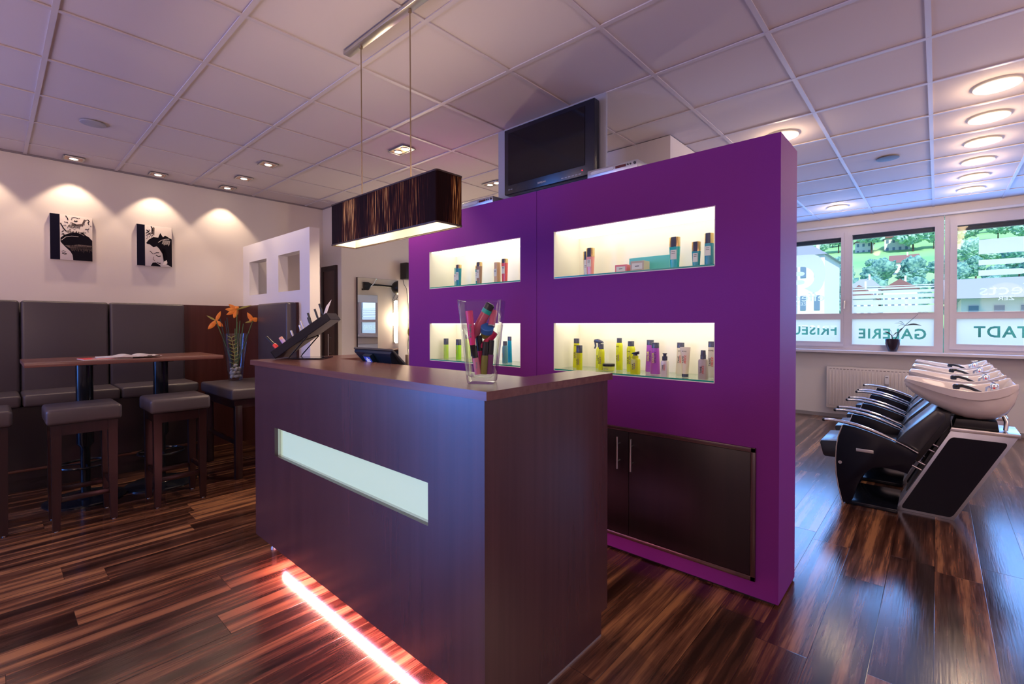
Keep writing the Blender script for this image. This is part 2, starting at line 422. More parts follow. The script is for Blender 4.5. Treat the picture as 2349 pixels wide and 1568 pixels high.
box(b, XW-0.1, XRT+0.1, YWIN, YWIN+0.25, 0, 0.93); box(b, XW-0.1, XRT+0.1, YWIN, YWIN+0.25, 2.755, ZC+0.004)
box(b, XW-0.1, -5.22, YWIN, YWIN+0.25, 0.93, 2.755); box(b, 3.22, XRT+0.1, YWIN, YWIN+0.25, 0.93, 2.755)
struct('wall_window', b, M_WALL)
b = BM(); box(b, XL, XRT, YN-0.1, YN, 0, ZC); struct('wall_front', b, M_WALL)
b = BM()
for y in (-4.57, -3.6, -2.63): box(b, XL-0.08, XL-0.03, y-0.03, y+0.03, 0.06, 2.65)
box(b, XL-0.08, XL-0.03, -4.6, -2.6, 0.06, 0.12); box(b, XL-0.08, XL-0.03, -4.6, -2.6, 2.59, 2.65)
shopwin = struct('window_1', b, M_FRAME)
b = BM(); box(b, XL-0.058, XL-0.052, -4.58, -2.62, 0.08, 2.62); obj('pane', b, M_PANE, shopwin)
# ceiling tees on a 0.62 m grid
b = BM(); tz0, tz1 = ZC-0.003, ZC+0.003
x = -0.044+0.6205*5
while x > XL:
    box(b, x-0.012, x+0.012, YN, YWIN, tz0, tz1); x -= 0.6205
y = 0.225-0.6217*5
while y < YWIN:
    box(b, XL, XRT, y-0.012, y+0.012, tz0-0.0006, tz1-0.0006); y += 0.6217
struct('trim_1', b, M_TEE)
b = BM(); box(b, XL, XL+0.012, YN, YD, ZC-0.012, ZC+0.003); box(b, XL, XW, YD-0.012, YD, ZC-0.012, ZC+0.003); box(b, XW, XW+0.012, YD, YWIN, ZC-0.012, ZC+0.003)
struct('trim_2', b, mat('shadow_gap_trim', (0.25, 0.22, 0.25), 0.6))
b = BM(); box(b, XW, XRT, YWIN-0.045, YWIN, 2.725, 2.757, 0.006); struct('trim_3', b, mat('white_curtain_rail', (0.75, 0.76, 0.82), 0.3))
b = BM(); box(b, XW, XRT, YWIN-0.17, YWIN+0.02, 0.935, 0.975, 0.006); struct('trim_4', b, M_FRAME)
b = BM(); box(b, XL, XL+0.012, -2.6, -1.2, 0, 0.06); struct('baseboard_left', b, M_FRAME)
b = BM(); box(b, XW, XRT, YWIN-0.012, YWIN, 0, 0.05); struct('baseboard_window', b, mat('grey_baseboard', (0.3, 0.27, 0.27), 0.5))
# centre wall block between the working bays
b = BM(); box(b, -2.3, -1.59, 3.65, 6.3, 0, ZC-0.003); struct('wall_center', b, M_WALL)

# windows along the far wall
def logo(b, x0, y):
    """frosted round-cornered emblem of bars, read from inside; x0 = its left edge"""
    t = 0.0012
    def sheet(pts):
        b.faces.new([b.verts.new((p[0], y, p[1])) for p in pts])
    def bar(za, zb, xe, r):
        pts = [(x0, za), (xe-r, za)]
        for i in range(1, 8):
            a = -PI/2+PI*i/8; pts.append((xe-r+r*math.cos(a), (za+zb)/2+(zb-za)/2*math.sin(a)))
        pts += [(xe-r, zb), (x0, zb)]
        sheet(pts)
    bar(2.069, 2.134, x0+0.40, 0.05); bar(1.938, 2.008, x0+0.40, 0.05)
    # outer band: from the top left round the right side to the bottom
    out, inn = [], []
    for i in range(13):
        a = PI/2-PI*i/12*0.93
        out.append((x0+0.42+0.24*math.copysign(abs(math.cos(a))**0.6, math.cos(a)), 2.09+0.295*math.sin(a)))
        inn.append((x0+0.36+0.165*math.cos(a), 2.04+0.165*math.sin(a)))
    prev = ((x0, 2.385), (x0, 2.205))
    for o_, i_ in zip(out, inn):
        sheet([prev[0], o_, i_, prev[1]]); prev = (o_, i_)
def bands(b, x0, x1, y):
    for za, zb in ((1.50, 1.592), (1.610, 1.676), (1.696, 1.745), (1.764, 1.802), (1.822, 1.842), (1.854, 1.866)):
        b.faces.new([b.verts.new(p) for p in ((x0, y, za), (x1, y, za), (x1, y, zb), (x0, y, zb))])
def window(n, x0, x1, p0, p1, txt, tc, tw, upper, opening, handle_side=0):
    """frame from x0 to x1, glass from p0 to p1"""
    b = BM(); y0, y1 = 8.19, 8.26
    zt, zb = 2.727, 0.97
    ft = 2.60 if not opening else 2.58
    lo0, lo1 = (1.055, 1.413) if not opening else (1.088, 1.41)
    for a, c, e, g in ((x0, p0, zb, zt), (p1, x1, zb, zt), (p0, p1, ft, zt), (p0, p1, lo1, 1.494), (p0, p1, zb, lo0)):
        box(b, a, c, y0, y1, e, g)
    if opening:   # raised sash
        q0, q1 = x0+0.05, x1-0.05
        for a, c, e, g in ((q0, p0, zb+0.05, 2.645), (p1, q1, zb+0.05, 2.645), (p0, p1, ft, 2.645), (p0, p1, lo1, 1.494), (p0, p1, zb+0.05, lo0)):
            box(b, a, c, y0-0.018, y0+0.004, e, g)
    # inner reveal line round each pane
    for e, g in ((1.494, ft), (lo0, lo1)):
        for a, c, h, k in ((p0-0.012, p0, e-0.012, g+0.012), (p1, p1+0.012, e-0.012, g+0.012), (p0, p1, g, g+0.012), (p0, p1, e-0.012, e)):
            box(b, a, c, y0-0.022 if opening else y0-0.006, y0+0.01, h, k)
    o = struct('window_%d' % n, b, M_FRAME)
    b = BM(); box(b, p0-0.005, p1+0.005, 8.222, 8.228, 1.489, ft+0.005); box(b, p0-0.005, p1+0.005, 8.222, 8.228, lo0-0.005, lo1+0.005)
    obj('pane', b, M_PANE, o)
    b = cutout_bm((txt, tc[0], tc[1], tw, 0.142), p0, p1, lo0, lo1, 8.2295)
    if upper == 'bands': bands(b, p0, p1, 8.2290)
    if upper == 'logo':
        xx = p0+0.195
        logo(b, xx, 8.2290)
        text_bm('effects', (xx+0.31, 8.2290, 1.765), 0.60, 0.135, (-1, 0, 0), ZU, 0.0, b)
        text_bm('ZER', (xx+0.24, 8.2290, 1.655), 0.14, 0.045, (-1, 0, 0), ZU, 0.0, b)
    obj('frosted_film', b, M_FILM, o, smooth=False)
    b = BM(); box(b, p0-0.02, p1+0.02, 8.245, 8.30, ft-0.055, ft+0.10, 0.004); obj('blind_box', b, mat('dark_blind', (0.02, 0.03, 0.05), 0.4), o)
    if handle_side:
        hx = (x1-0.04) if handle_side > 0 else (x0+0.04)
        b = BM(); box(b, hx-0.012, hx+0.012, 8.165, 8.175, 1.60, 1.69, 0.003); tube(b, [(hx, 8.165, 1.665), (hx, 8.135, 1.665), (hx, 8.13, 1.64), (hx, 8.13, 1.56)], 0.009)
        obj('window_handle', b, M_STEEL, o)
    return o
window(2, -1.99, -0.942, -1.90, -1.028, 'FRISEUR', (-1.432, 1.252), 0.70, 'logo2', True, 1)
window(3, -0.942, 0.058, -0.898, -0.030, 'GALERIE', (-0.464, 1.210), 0.72, 'bands', False)
window(4, 0.066, 1.115, 0.182, 1.055, 'STADT', (0.62, 1.247), 0.56, 'logo', True)
window(5, 1.12, 2.16, 1.20, 2.07, 'FRISEUR', (1.63, 1.23), 0.70, 'bands', False)
window(6, 2.165, 3.21, 2.26, 3.13, 'GALERIE', (2.7, 1.23), 0.72, 'bands', True)
window(7, -3.07, -2.0, -2.97, -2.10, 'STADT', (-2.53, 1.24), 0.56, 'bands', True)
window(8, -4.13, -3.08, -4.04, -3.17, 'GALERIE', (-3.6, 1.24), 0.70, 'bands', False)
window(9, -5.21, -4.14, -5.10, -4.24, 'FRISEUR', (-4.67, 1.24), 0.70, 'bands', True)
# the emblem on the left opening sash, seen with its rounded end on the right
w2 = bpy.data.objects['window_2']
b = BM(); logo(b, -1.885, 8.2290); text_bm('effects', (-1.50, 8.2290, 1.745), 0.54, 0.125, (-1, 0, 0), ZU, 0.0, b); text_bm('ZER', (-1.52, 8.2290, 1.645), 0.14, 0.042, (-1, 0, 0), ZU, 0.0, b)
obj('frosted_emblem', b, M_FILM, w2, smooth=False)

# brown door in the back wall
b = BM(); box(b, XL+0.005, -5.60, YD-0.02, YD+0.02, 0.0, 2.09)
d1 = struct('door_1', b, mat('door_brown', (0.045, 0.020, 0.022), 0.35, var=((25, 25, 0.8), (0.06, 0.026, 0.028), 0.25)))
b = BM()
for a, c, e, g in ((XL+0.005, -5.93, 0, 2.09), (-5.64, -5.60, 0, 2.09), (-5.93, -5.64, 2.03, 2.09)): box(b, a, c, YD-0.028, YD-0.02, e, g)
obj('door_frame', b, M_CAB, d1)
b = BM(); tube(b, [(-5.735, YD-0.06, 0.93), (-5.735, YD-0.06, 1.225)], 0.007)
for z in (0.98, 1.18): tube(b, [(-5.735, YD-0.06, z), (-5.735, YD-0.018, z)], 0.005)
obj('door_handle', b, M_STEEL, d1)

# ------------------------------------------------------------------ white partition with two openings
pw_ = thing('partition_wall', 'white plaster partition with two square openings behind the corner bench', 'partition', (-5.14, 2.02, 0))
b = BM(); px0, px1, py0, py1 = XL+0.002, -4.292, 1.98, 2.075
for a, c, e, g in ((px0, px1, 0, 1.675), (px0, px1, 2.049, 2.245), (px0, -5.791, 1.675, 2.049), (-5.297, -4.995, 1.675, 2.049), (-4.50, px1, 1.675, 2.049)):
    box(b, a, c, py0, py1, e, g)
bmesh.ops.remove_doubles(b, verts=b.verts[:], dist=0.0005)
obj('partition_body', b, M_PART, pw_, smooth=False)
# mahogany panelling in the corner
wp = thing('wall_panelling', 'glossy mahogany panelling behind the flower vase, under the partition openings', 'panelling', (-5.6, 1.9, 0))
b = BM(); box(b, XL+0.002, XL+0.02, 1.385, 1.975, 0.0, 1.557); obj('side_panel', b, M_PANEL, wp, smooth=False)
b = BM(); box(b, XL+0.021, -4.52, 1.955, 1.976, 0.0, 1.557); obj('rear_panel', b, M_PANEL, wp, smooth=False)

# ------------------------------------------------------------------ purple display wall
YP = 2.496
dw = thing('display_wall', 'free-standing purple wall with four lit product niches and built-in cupboard', 'display wall', (-2.0, 2.68, 0))
NI = [(-3.191, -2.171, 1.645, 1.956), (-1.881, -0.848, 1.645, 1.956), (-3.191, -2.171, 1.042, 1.355), (-1.881, -0.848, 1.042, 1.355)]
b = BM(); X0, X1, YB = -3.483, -0.55, 2.858
xs = [X0, -3.191, -2.171, -2.026, -2.0225, -1.881, -0.848, X1]; zs = [0.012, 1.042, 1.355, 1.645, 1.956, 2.25]
for i in range(len(xs)-1):
    for j in range(len(zs)-1):
        cx, cz = (xs[i]+xs[i+1])/2, (zs[j]+zs[j+1])/2
        hole = any(a < cx < c and e < cz < g for a, c, e, g in NI)
        yf = YP+0.30 if hole else (YP+0.004 if i == 3 else YP)
        box(b, xs[i], xs[i+1], yf, YB-0.02, zs[j], zs[j+1])
bmesh.ops.remove_doubles(b, verts=b.verts[:], dist=0.0004)
obj('wall_body', b, M_PURPLE, dw, smooth=False)
b = BM(); box(b, X0+0.01, X1-0.01, YB-0.02, YB, 0.012, 2.25); obj('rear_face', b, M_WALL, dw, smooth=False, label='white painted rear side')
b = BM(); box(b, X0+0.02, X1-0.02, YP+0.012, YB-0.012, 0.0, 0.012); obj('shadow_gap', b, M_BLACK, dw, smooth=False)
for k, (a, c, e, g) in enumerate(NI):
    b = BM(); t = 0.004
    box(b, a, a+t, YP+0.001, YP+0.30, e, g); box(b, c-t, c, YP+0.001, YP+0.30, e, g)
    box(b, a, c, YP+0.296, YP+0.30, e, g); box(b, a, c, YP+0.001, YP+0.30, e, e+t)
    o = obj('niche_lining', b, M_NICHE, dw, smooth=False, label='cream niche lining')
    b = BM(); box(b, a+0.006, c-0.006, YP+0.02, YP+0.29, g-0.008, g-0.001); obj('niche_light', b, M_OPAL, o, smooth=False, label='opal light panel under the niche top')
for k, (a, c, e, g) in enumerate(NI):
    lab = ('green-edged glass shelf in the %s niche' % ['upper left, narrow', 'upper right, wide', 'lower left, behind the glass vase,', 'lower right, wide'][k])
    b = BM(); box(b, a+0.005, c-0.005, YP+0.003, YP+0.294, e+0.0045, e+0.0125, mi=0)
    for f in b.faces:
        if f.normal.y < -0.9: f.material_index = 1
    b.normal_update()
    for f in b.faces:
        if abs(f.normal.y) > 0.9 and f.calc_center_median().y < YP+0.01: f.material_index = 1
    o = obj('glass_shelf', b, [M_SHELFG, M_SHELFE], smooth=False, origin=((a+c)/2, YP+0.15, e+0.0045)); tag(o, lab, 'shelf')

# cupboard built in the purple wall
cb = thing('wall_cupboard', 'espresso wood cupboard set into the foot of the purple wall', 'cupboard', (-1.33, YP, 0.09))
b = BM(); fx0, fx1, fz0, fz1 = -2.01, -0.649, 0.092, 0.744; w = 0.022
for a, c, e, g in ((fx0, fx0+w, fz0, fz1), (fx1-w, fx1, fz0, fz1), (fx0, fx1, fz0, fz0+w), (fx0, fx1, fz1-w, fz1)):
    box(b, a, c, YP-0.014, YP-0.0005, e, g, 0.0015)
obj('cupboard_frame', b, M_WOOD, cb)
for a, c, hx in ((fx0+w+0.002, -1.3295, -1.39), (-1.3265, fx1-w-0.002, -1.268-0.03)):
    b = BM(); box(b, a, c, YP-0.010, YP-0.0008, fz0+w+0.002, fz1-w-0.002, 0.001); d = obj('cupboard_door', b, M_CAB, cb)
    hx = -1.384 if hx < -1.35 else -1.298
    b = BM(); tube(b, [(hx, YP-0.045, 0.503), (hx, YP-0.045, 0.690)], 0.006, 10)
    for z in (0.548, 0.648): tube(b, [(hx, YP-0.045, z), (hx, YP-0.009, z)], 0.004)
    obj('door_handle', b, M_STEEL, d, label='brushed steel bar handle')

# ------------------------------------------------------------------ reception counter
rc = thing('reception_counter', 'dark wood reception counter with lit mint-green slot', 'counter', (-2.0, 1.25, 0))
YF = 1.055
b = BM(); t = 0.019
cx0, cx1, cy1, zb, zt = -3.012, -1.07, 1.811, 0.10, 1.106
# front panel with slot
sx0, sx1, sz0, sz1 = -2.728, -1.361, 0.620, 0.777
for a, c, e, g in ((cx0, sx0, zb, zt), (sx1, cx1-t, zb, zt), (sx0, sx1, zb, sz0), (sx0, sx1, sz1, zt)):
    box(b, a, c, YF, YF+t, e, g)
bmesh.ops.remove_doubles(b, verts=b.verts[:], dist=0.0004)
obj('front_panel', b, M_WOOD, rc, smooth=False)
b = BM(); box(b, cx1-t, cx1, YF, 1.761, 0.004, zb); box(b, cx1-t, cx1, YF, cy1, zb, zt); bmesh.ops.remove_doubles(b, verts=b.verts[:], dist=0.0004); obj('side_panel', b, M_WOOD, rc, smooth=False)
b = BM(); box(b, cx1-0.004, cx1+0.001, YF+0.002, 1.759, 0, 0.008); obj('floor_strip', b, M_ALU, rc, smooth=False)
b = BM(); box(b, cx0, cx0+t, YF+t, 1.80, zb, zt); obj('side_panel', b, M_WOOD, rc, smooth=False)
b = BM(); box(b, -1.24, -1.22, 1.45, 1.81, zb, zt); box(b, cx0+t, -1.09, 1.42, 1.439, zb, zt); obj('rear_panel', b, M_WOOD, rc, smooth=False)
b = BM(); box(b, sx0-0.01, sx1+0.01, YF+0.034, YF+0.042, sz0-0.005, sz1+0.01); obj('light_panel', b, M_COUNTERL, rc, smooth=False, label='frosted mint-green light panel')
b = BM(); box(b, sx0, sx1, YF+t, YF+0.036, sz0-0.004, sz0-0.0005); box(b, sx0-0.004, sx0-0.0005, YF+t, YF+0.036, sz0, sz1)
obj('slot_lining', b, M_STEEL, rc, smooth=False)
b = BM()
box(b, -3.072, -1.056, 1.050, 1.455, zt, 1.135); box(b, -1.24, -1.056, 1.455, 1.830, zt, 1.135); box(b, -3.072, -2.755, 1.455, 1.83, zt, 1.135)
bmesh.ops.remove_doubles(b, verts=b.verts[:], dist=0.0004)
obj('counter_top', b, M_WOODTOP, rc, smooth=False)
b = BM(); box(b, -2.75, -1.245, 1.455, 1.80, 0.74, 0.765); obj('desk_shelf', b, M_WOODTOP, rc, smooth=False)
for x in (-2.95,):
    b = BM(); lathe(b, x, 1.135, [(0.018, 0), (0.018, 0.012), (0.012, 0.02), (0.012, 0.102)], 12); obj('foot', b, M_ALU, rc)
b = BM(); tube(b, [(-2.77, 1.122, 0.088), (-1.10, 1.122, 0.088)], 0.010, 10); led = obj('light_tube', b, M_PINKL, rc, label='glowing pink light tube under the front')
light('counter_glow', 'AREA', (-1.93, 1.115, 0.092), 9, (1.0, 0.46, 0.30), (0, -0.25, -1), shape='RECTANGLE', size=1.65, size_y=0.03)

# ------------------------------------------------------------------ pendant lamp
pl = thing('pendant_lamp', 'long box pendant lamp wound with bronze thread above the counter', 'lamp', (-2.06, 1.36, ZC))
sx0_, sx1_, sy0_, sy1_, sz0_, sz1_ = -2.525, -1.594, 1.287, 1.436, 1.79, 2.012
b = BM()
def frame_rings(x0, x1, y0, y1, z0, z1, r, n=5):
    rings = []
    for z in (z0, z1):
        ring = []
        for (cx, cy, a0) in ((x1-r, y1-r, 0), (x0+r, y1-r, PI/2), (x0+r, y0+r, PI), (x1-r, y0+r, 3*PI/2)):
            for i in range(n+1):
                a = a0+PI/2*i/n; ring.append((cx+r*math.cos(a), cy+r*math.sin(a), z))
        rings.append(ring)
    return rings
loop(b, frame_rings(sx0_, sx1_, sy0_, sy1_, sz0_, sz1_, 0.012), False, False)
obj('lamp_shade', b, M_SHADE, pl)
b = BM(); loop(b, frame_rings(sx0_+0.004, sx1_-0.004, sy0_+0.004, sy1_-0.004, sz0_+0.001, sz1_-0.002, 0.010), False, False)
obj('shade_liner', b, M_LINER, pl, label='cream inner lining')
b = BM()
for z0, z1 in ((sz0_-0.003, sz0_+0.004), (sz1_-0.004, sz1_+0.003)):
    o_ = frame_rings(sx0_-0.002, sx1_+0.002, sy0_-0.002, sy1_+0.002, z0, z1, 0.013); i_ = frame_rings(sx0_+0.004, sx1_-0.004, sy0_+0.004, sy1_-0.004, z0, z1, 0.010)
    loop(b, [o_[0], o_[1], i_[1], i_[0]], closed=True)
obj('shade_rim', b, mat('bronze_rim', (0.03, 0.010, 0.008), 0.4), pl)
b = BM(); box(b, -2.44, -1.72, 1.320, 1.364, ZC-0.022, ZC-0.003, 0.002); obj('ceiling_bar', b, M_STEEL, pl)
for x in (-2.297, -1.860):
    b = BM(); lathe(b, x, 1.345, [(0.009, ZC-0.034), (0.009, ZC-0.021)], 12); tube(b, [(x, 1.345, ZC-0.03), (x, 1.347, sz1_-0.004)], 0.0032, 6); obj('cord', b, mat('bronze_cord', (0.30, 0.22, 0.14), 0.4, metal=0.6), pl)
for x in (-2.32, -1.76):
    b = BM(); bmesh.ops.create_uvsphere(b, u_segments=14, v_segments=8, radius=0.028, matrix=Matrix.Translation((x, 1.362, 1.885))); obj('bulb', b, M_BULB, pl)
    light('pendant_light', 'POINT', (x, 1.362, 1.90), 13.0, (1.0, 0.76, 0.54), shadow_soft_size=0.03)

# ------------------------------------------------------------------ recessed ceiling lamps
def spot_fixture(x, y, twin, label, rx=0.072, ry=0.072):
    g = 'square recessed halogen spotlights' if not twin else 'twin recessed halogen spotlights'
    t_ = thing('twin_spotlight' if twin else 'recessed_spotlight', label, 'ceiling light', (x, y, ZC), g)
    rx = 0.115 if twin else rx; ry = 0.065 if twin else ry
    b = BM()
    for a, c, e, f in ((x-rx, x-rx+0.012, y-ry, y+ry), (x+rx-0.012, x+rx, y-ry, y+ry), (x-rx, x+rx, y-ry, y-ry+0.012), (x-rx, x+rx, y+ry-0.012, y+ry)):
        box(b, a, c, e, f, ZC-0.010, ZC-0.0035, 0.002)
    obj('housing_frame', b, M_STEEL, t_)
    b = BM(); box(b, x-rx+0.011, x+rx-0.011, y-ry+0.011, y+ry-0.011, ZC-0.0055, ZC-0.0035); obj('reflector', b, mat('warm_reflector', (0.80, 0.55, 0.38), 0.25, metal=0.7), t_)
    for dx in ((-0.05, 0.05) if twin else (0,)):
        b = BM(); lathe(b, x+dx, y, [(0.036, ZC-0.0056), (0.036, ZC-0.010), (0.030, ZC-0.010)], 20); obj('lamp_ring', b, M_STEEL, t_)
        b = BM(); lathe(b, x+dx, y, [(0.030, ZC-0.0098), (0.026, ZC-0.0115), (0.012, ZC-0.0125)], 20); obj('bulb', b, M_HALO, t_)
    return t_
SPOTC = (1.0, 0.74, 0.50)
for (x, y, lab) in ((-5.82, 1.772, 'square recessed spotlight by the left wall, nearest the white partition'), (-5.82, 1.15, 'square recessed spotlight above the right wall picture'), (-5.82, 0.528, 'square recessed spotlight above the left wall picture'),
                    (-5.82, -0.094, 'square recessed spotlight beyond the left picture, at the left ceiling edge'), (-5.316, 1.772, 'square recessed spotlight in the second row out from the left wall'), (-4.684, 1.772, 'square recessed spotlight farthest out from the left wall')):
    spot_fixture(x, y, False, lab)
    wallrow = x < -5.6
    light('spot_beam', 'SPOT', (x, y, ZC-0.02), 17 if wallrow else 16, SPOTC, (-0.02 if wallrow else 0, 0, -1), spot_size=math.radians(86 if wallrow else 95), spot_blend=0.35 if wallrow else 0.6, shadow_soft_size=0.02)
spot_fixture(-3.447, 2.40, True, 'twin spotlight beside the pendant lamp cords, above the purple wall end')
spot_fixture(-3.54, 3.63, True, 'twin spotlight beyond the television board')
light('spot_beam', 'SPOT', (-3.40, 2.35, ZC-0.02), 100, SPOTC, (0, 0, -1), spot_size=math.radians(110), spot_blend=0.5, shadow_soft_size=0.03)
light('spot_beam', 'SPOT', (-3.54, 3.63, ZC-0.02), 30, SPOTC, (0, 0, -1), spot_size=math.radians(110), spot_blend=0.5, shadow_soft_size=0.03)
def round_fixture(x, y, label):
    t_ = thing('round_downlight', label, 'ceiling light', (x, y, ZC), 'round glass downlights over the wash area')
    b = BM(); lathe(b, x, y, [(0.112, ZC-0.004), (0.112, ZC-0.010), (0.088, ZC-0.012), (0.080, ZC-0.006)], 32, cap0=True, cap1=True); obj('trim_ring', b, mat('lit_glass_ring', (0.95, 0.92, 0.85), 0.2, emit=(1.0, 0.80, 0.50), es=0.30), t_)
    b = BM(); lathe(b, x, y, [(0.078, ZC-0.0115), (0.070, ZC-0.016), (0.03, ZC-0.020)], 28); obj('diffuser', b, mat('lit_diffuser', (1, 1, 1), 0.4, emit=(1.0, 0.80, 0.52), es=0.75), t_)
    b = BM(); box(b, x-0.045, x+0.045, y-0.008, y+0.008, ZC-0.024, ZC-0.019, 0.002); lathe(b, x, y, [(0.020, ZC-0.024), (0.016, ZC-0.030)], 14); obj('lamp_bridge', b, M_HALO, t_)
    light('downlight_glow', 'POINT', (x, y, ZC-0.055), 4.0, (1.0, 0.70, 0.42), shadow_soft_size=0.06)
    return t_
RL = ['nearest the camera', 'second from the camera', 'third from the camera', 'fourth from the camera', 'fifth from the camera', 'nearest the windows']
for i in range(6): round_fixture(0.27, 4.275+0.6217*i, 'round glowing downlight in the row over the wash basins, '+RL[i])
round_fixture(-0.966, 7.36, 'round glowing downlight standing alone before the middle window')
round_fixture(-0.93, 4.27, 'round glowing downlight half hidden by the top of the purple wall')
light('wash_area_light', 'SPOT', (0.27, 4.9, ZC-0.06), 40, (1.0, 0.74, 0.5), (0, 0.1, -1), spot_size=math.radians(140), spot_blend=0.9, shadow_soft_size=0.1)
light('wash_area_light', 'SPOT', (0.27, 6.8, ZC-0.06), 40, (1.0, 0.74, 0.5), (0, 0, -1), spot_size=math.radians(140), spot_blend=0.9, shadow_soft_size=0.1)
b = BM(); lathe(b, -4.70, 0.535, [(0.075, ZC-0.003), (0.075, ZC-0.008), (0.06, ZC-0.012)], 28); tag(obj('ceiling_speaker', b, mat('grey_speaker_grille', (0.40, 0.40, 0.46), 0.6), origin=(-4.70, 0.535, ZC)), 'flat round grey ceiling disc above the left side of the room', 'ceiling disc')
b = BM(); lathe(b, -0.346, 5.49, [(0.085, ZC-0.003), (0.085, ZC-0.007), (0.07, ZC-0.010)], 28); tag(obj('ceiling_speaker', b, mat('dark_speaker_grille', (0.13, 0.12, 0.15), 0.6), origin=(-0.346, 5.49, ZC)), 'flat round dark ceiling disc left of the downlight row', 'ceiling disc')

# ------------------------------------------------------------------ television and players on the purple wall
b = BM(); box(b, -2.568, -1.604, 2.690, 2.710, 2.252, ZC-0.004, 0.002); box(b, -2.50, -1.66, 2.60, 2.69, 2.252, 2.262)
tvb = tag(obj('mounting_board', b, M_BOARD, origin=(-2.09, 2.70, 2.25)), 'tall grey board behind the television, from purple wall top to ceiling', 'board')
tv = thing('television', 'black flat-screen television on the grey board over the purple wall', 'television', (-2.04, 2.62, 2.26))
b = BM(); box(b, -2.435, -1.643, 2.615, 2.675, 2.318, 2.803, 0.006); obj('tv_body', b, M_DKGREY if False else mat('tv_bezel', (0.010, 0.012, 0.028), 0.25), tv)
b = BM(); box(b, -2.392, -1.715, 2.611, 2.6155, 2.385, 2.770); obj('screen', b, M_BLACKG, tv, smooth=False)
b = BM(); text_bm('SAMSUNG', (-2.075, 2.6145, 2.347), 0.075, 0.0125, XR, ZU, 0.0012, b); text_bm('HD', (-2.385, 2.6145, 2.352), 0.014, 0.007, XR, ZU, 0.001, b); text_bm('ready', (-2.362, 2.6145, 2.352), 0.018, 0.008, XR, ZU, 0.001, b); obj('lettering', b, M_TEXTW, tv, smooth=False)
b = BM(); lathe(b, -1.735, 2.612, [(0.004, 2.352), (0.004, 2.358)], 10); obj('power_light', b, mat('red_led', (0.5, 0, 0), 0.3, emit=(1, 0.02, 0.05), es=1.5), tv)
b = BM()
for i in range(6): box(b, -1.905+i*0.028, -1.885+i*0.028, 2.6135, 2.6155, 2.334, 2.338)
obj('buttons', b, M_ALU, tv, smooth=False)
def dvd(x0, x1, label):
    t_ = thing('media_player', label, 'media player', ((x0+x1)/2, 2.6, 2.25), 'silver media players on the purple wall')
    b = BM(); box(b, x0, x1, 2.500, 2.72, 2.251, 2.297, 0.003); obj('player_case', b, M_ALU, t_)
    w = x1-x0
    b = BM(); prism(b, [(x0+0.1*w, 2.267), (x0+0.52*w, 2.267), (x0+0.55*w, 2.276), (x0+0.52*w, 2.286), (x0+0.1*w, 2.286), (x0+0.07*w, 2.276)], 'y', 2.4975, 2.501); obj('disc_tray', b, mat('pale_silver', (0.62, 0.65, 0.70), 0.35, metal=0.4), t_)
    b = BM(); box(b, x0+0.58*w, x0+0.78*w, 2.4975, 2.501, 2.270, 2.284); obj('display', b, mat('maroon_display', (0.12, 0.02, 0.03), 0.2), t_)
    for q in (0.82, 0.87, 0.95):
        b = BM(); r = 0.005 if q < 0.9 else 0.008
        rings = [[(x0+q*w+rr*math.cos(2*PI*i/12), yy, 2.278+rr*math.sin(2*PI*i/12)) for i in range(12)] for rr, yy in ((r, 2.501), (r, 2.495))]
        loop(b, rings); obj('knob', b, M_DKGREY, t_)
    return t_
dvd(-2.795, -2.445, 'slim silver media player left of the television, on the wall top')
dvd(-1.622, -1.283, 'slim silver media player right of the television, on the wall top')

# ------------------------------------------------------------------ seating: benches, stools, table
def cushion(bm, x0, x1, y0, y1, z0, z1, r=0.02):
    box(bm, x0, x1, y0, y1, z0, z1, r, 4)
bn = thing('wall_bench', 'grey leather bench along the left wall under the pictures', 'bench', (-5.6, 0.4, 0))
b = BM(); box(b, XL+0.002, -5.46, -1.1, 1.383, 0.10, 0.685); box(b, XL+0.002, -5.49, -1.1, 1.383, 0.0, 0.10); obj('bench_base', b, mat('black_brown_base', (0.008, 0.004, 0.005), 0.4), bn, smooth=False)
b = BM(); box(b, -5.462, -5.435, -1.1, 1.383, 0.165, 0.185, 0.002); obj('foot_rail', b, mat('bench_rail_wood', (0.09, 0.035, 0.02), 0.3), bn)
for k, (a, c) in enumerate(((-1.05, -0.447), (-0.443, 0.166), (0.170, 0.781), (0.785, 1.383))):
    b = BM(); cushion(b, -5.86, -5.405, a+0.002, c-0.002, 0.685, 0.782, 0.022); obj('seat_cushion', b, M_LEATHER, bn)
for k, (a, c) in enumerate(((-1.05, -0.427), (-0.423, 0.175), (0.179, 0.763), (0.767, 1.375))):
    b = BM(); cushion(b, XL+0.003, -5.85, a+0.002, c-0.002, 0.70, 1.558, 0.024); obj('back_cushion', b, M_LEATHER, bn)
cbn = thing('corner_bench', 'raised grey leather bench in the corner holding the flower vase', 'bench', (-4.95, 1.68, 0))
b = BM(); cushion(b, -5.39, -4.495, 1.390, 1.945, 0.690, 0.785, 0.020); obj('seat_cushion', b, M_LEATHER, cbn)
b = BM(); cushion(b, -5.215, -4.50, 1.855, 1.953, 0.787, 1.557, 0.022); obj('back_cushion', b, M_LEATHER, cbn)
b = BM()
box(b, -5.36, -4.53, 1.42, 1.94, 0.615, 0.690); obj('seat_frame', b, M_STOOL, cbn)
for x, y in ((-4.56, 1.42), (-4.56, 1.90), (-5.35, 1.42), (-5.35, 1.90)):
    b = BM(); box(b, x, x+0.055, y, y+0.055, 0.0, 0.64, 0.003); obj('leg', b, M_STOOL, cbn)
b = BM(); box(b, -5.30, -4.56, 1.435, 1.455, 0.29, 0.33, 0.003); obj('stretcher', b, M_STOOL, cbn)
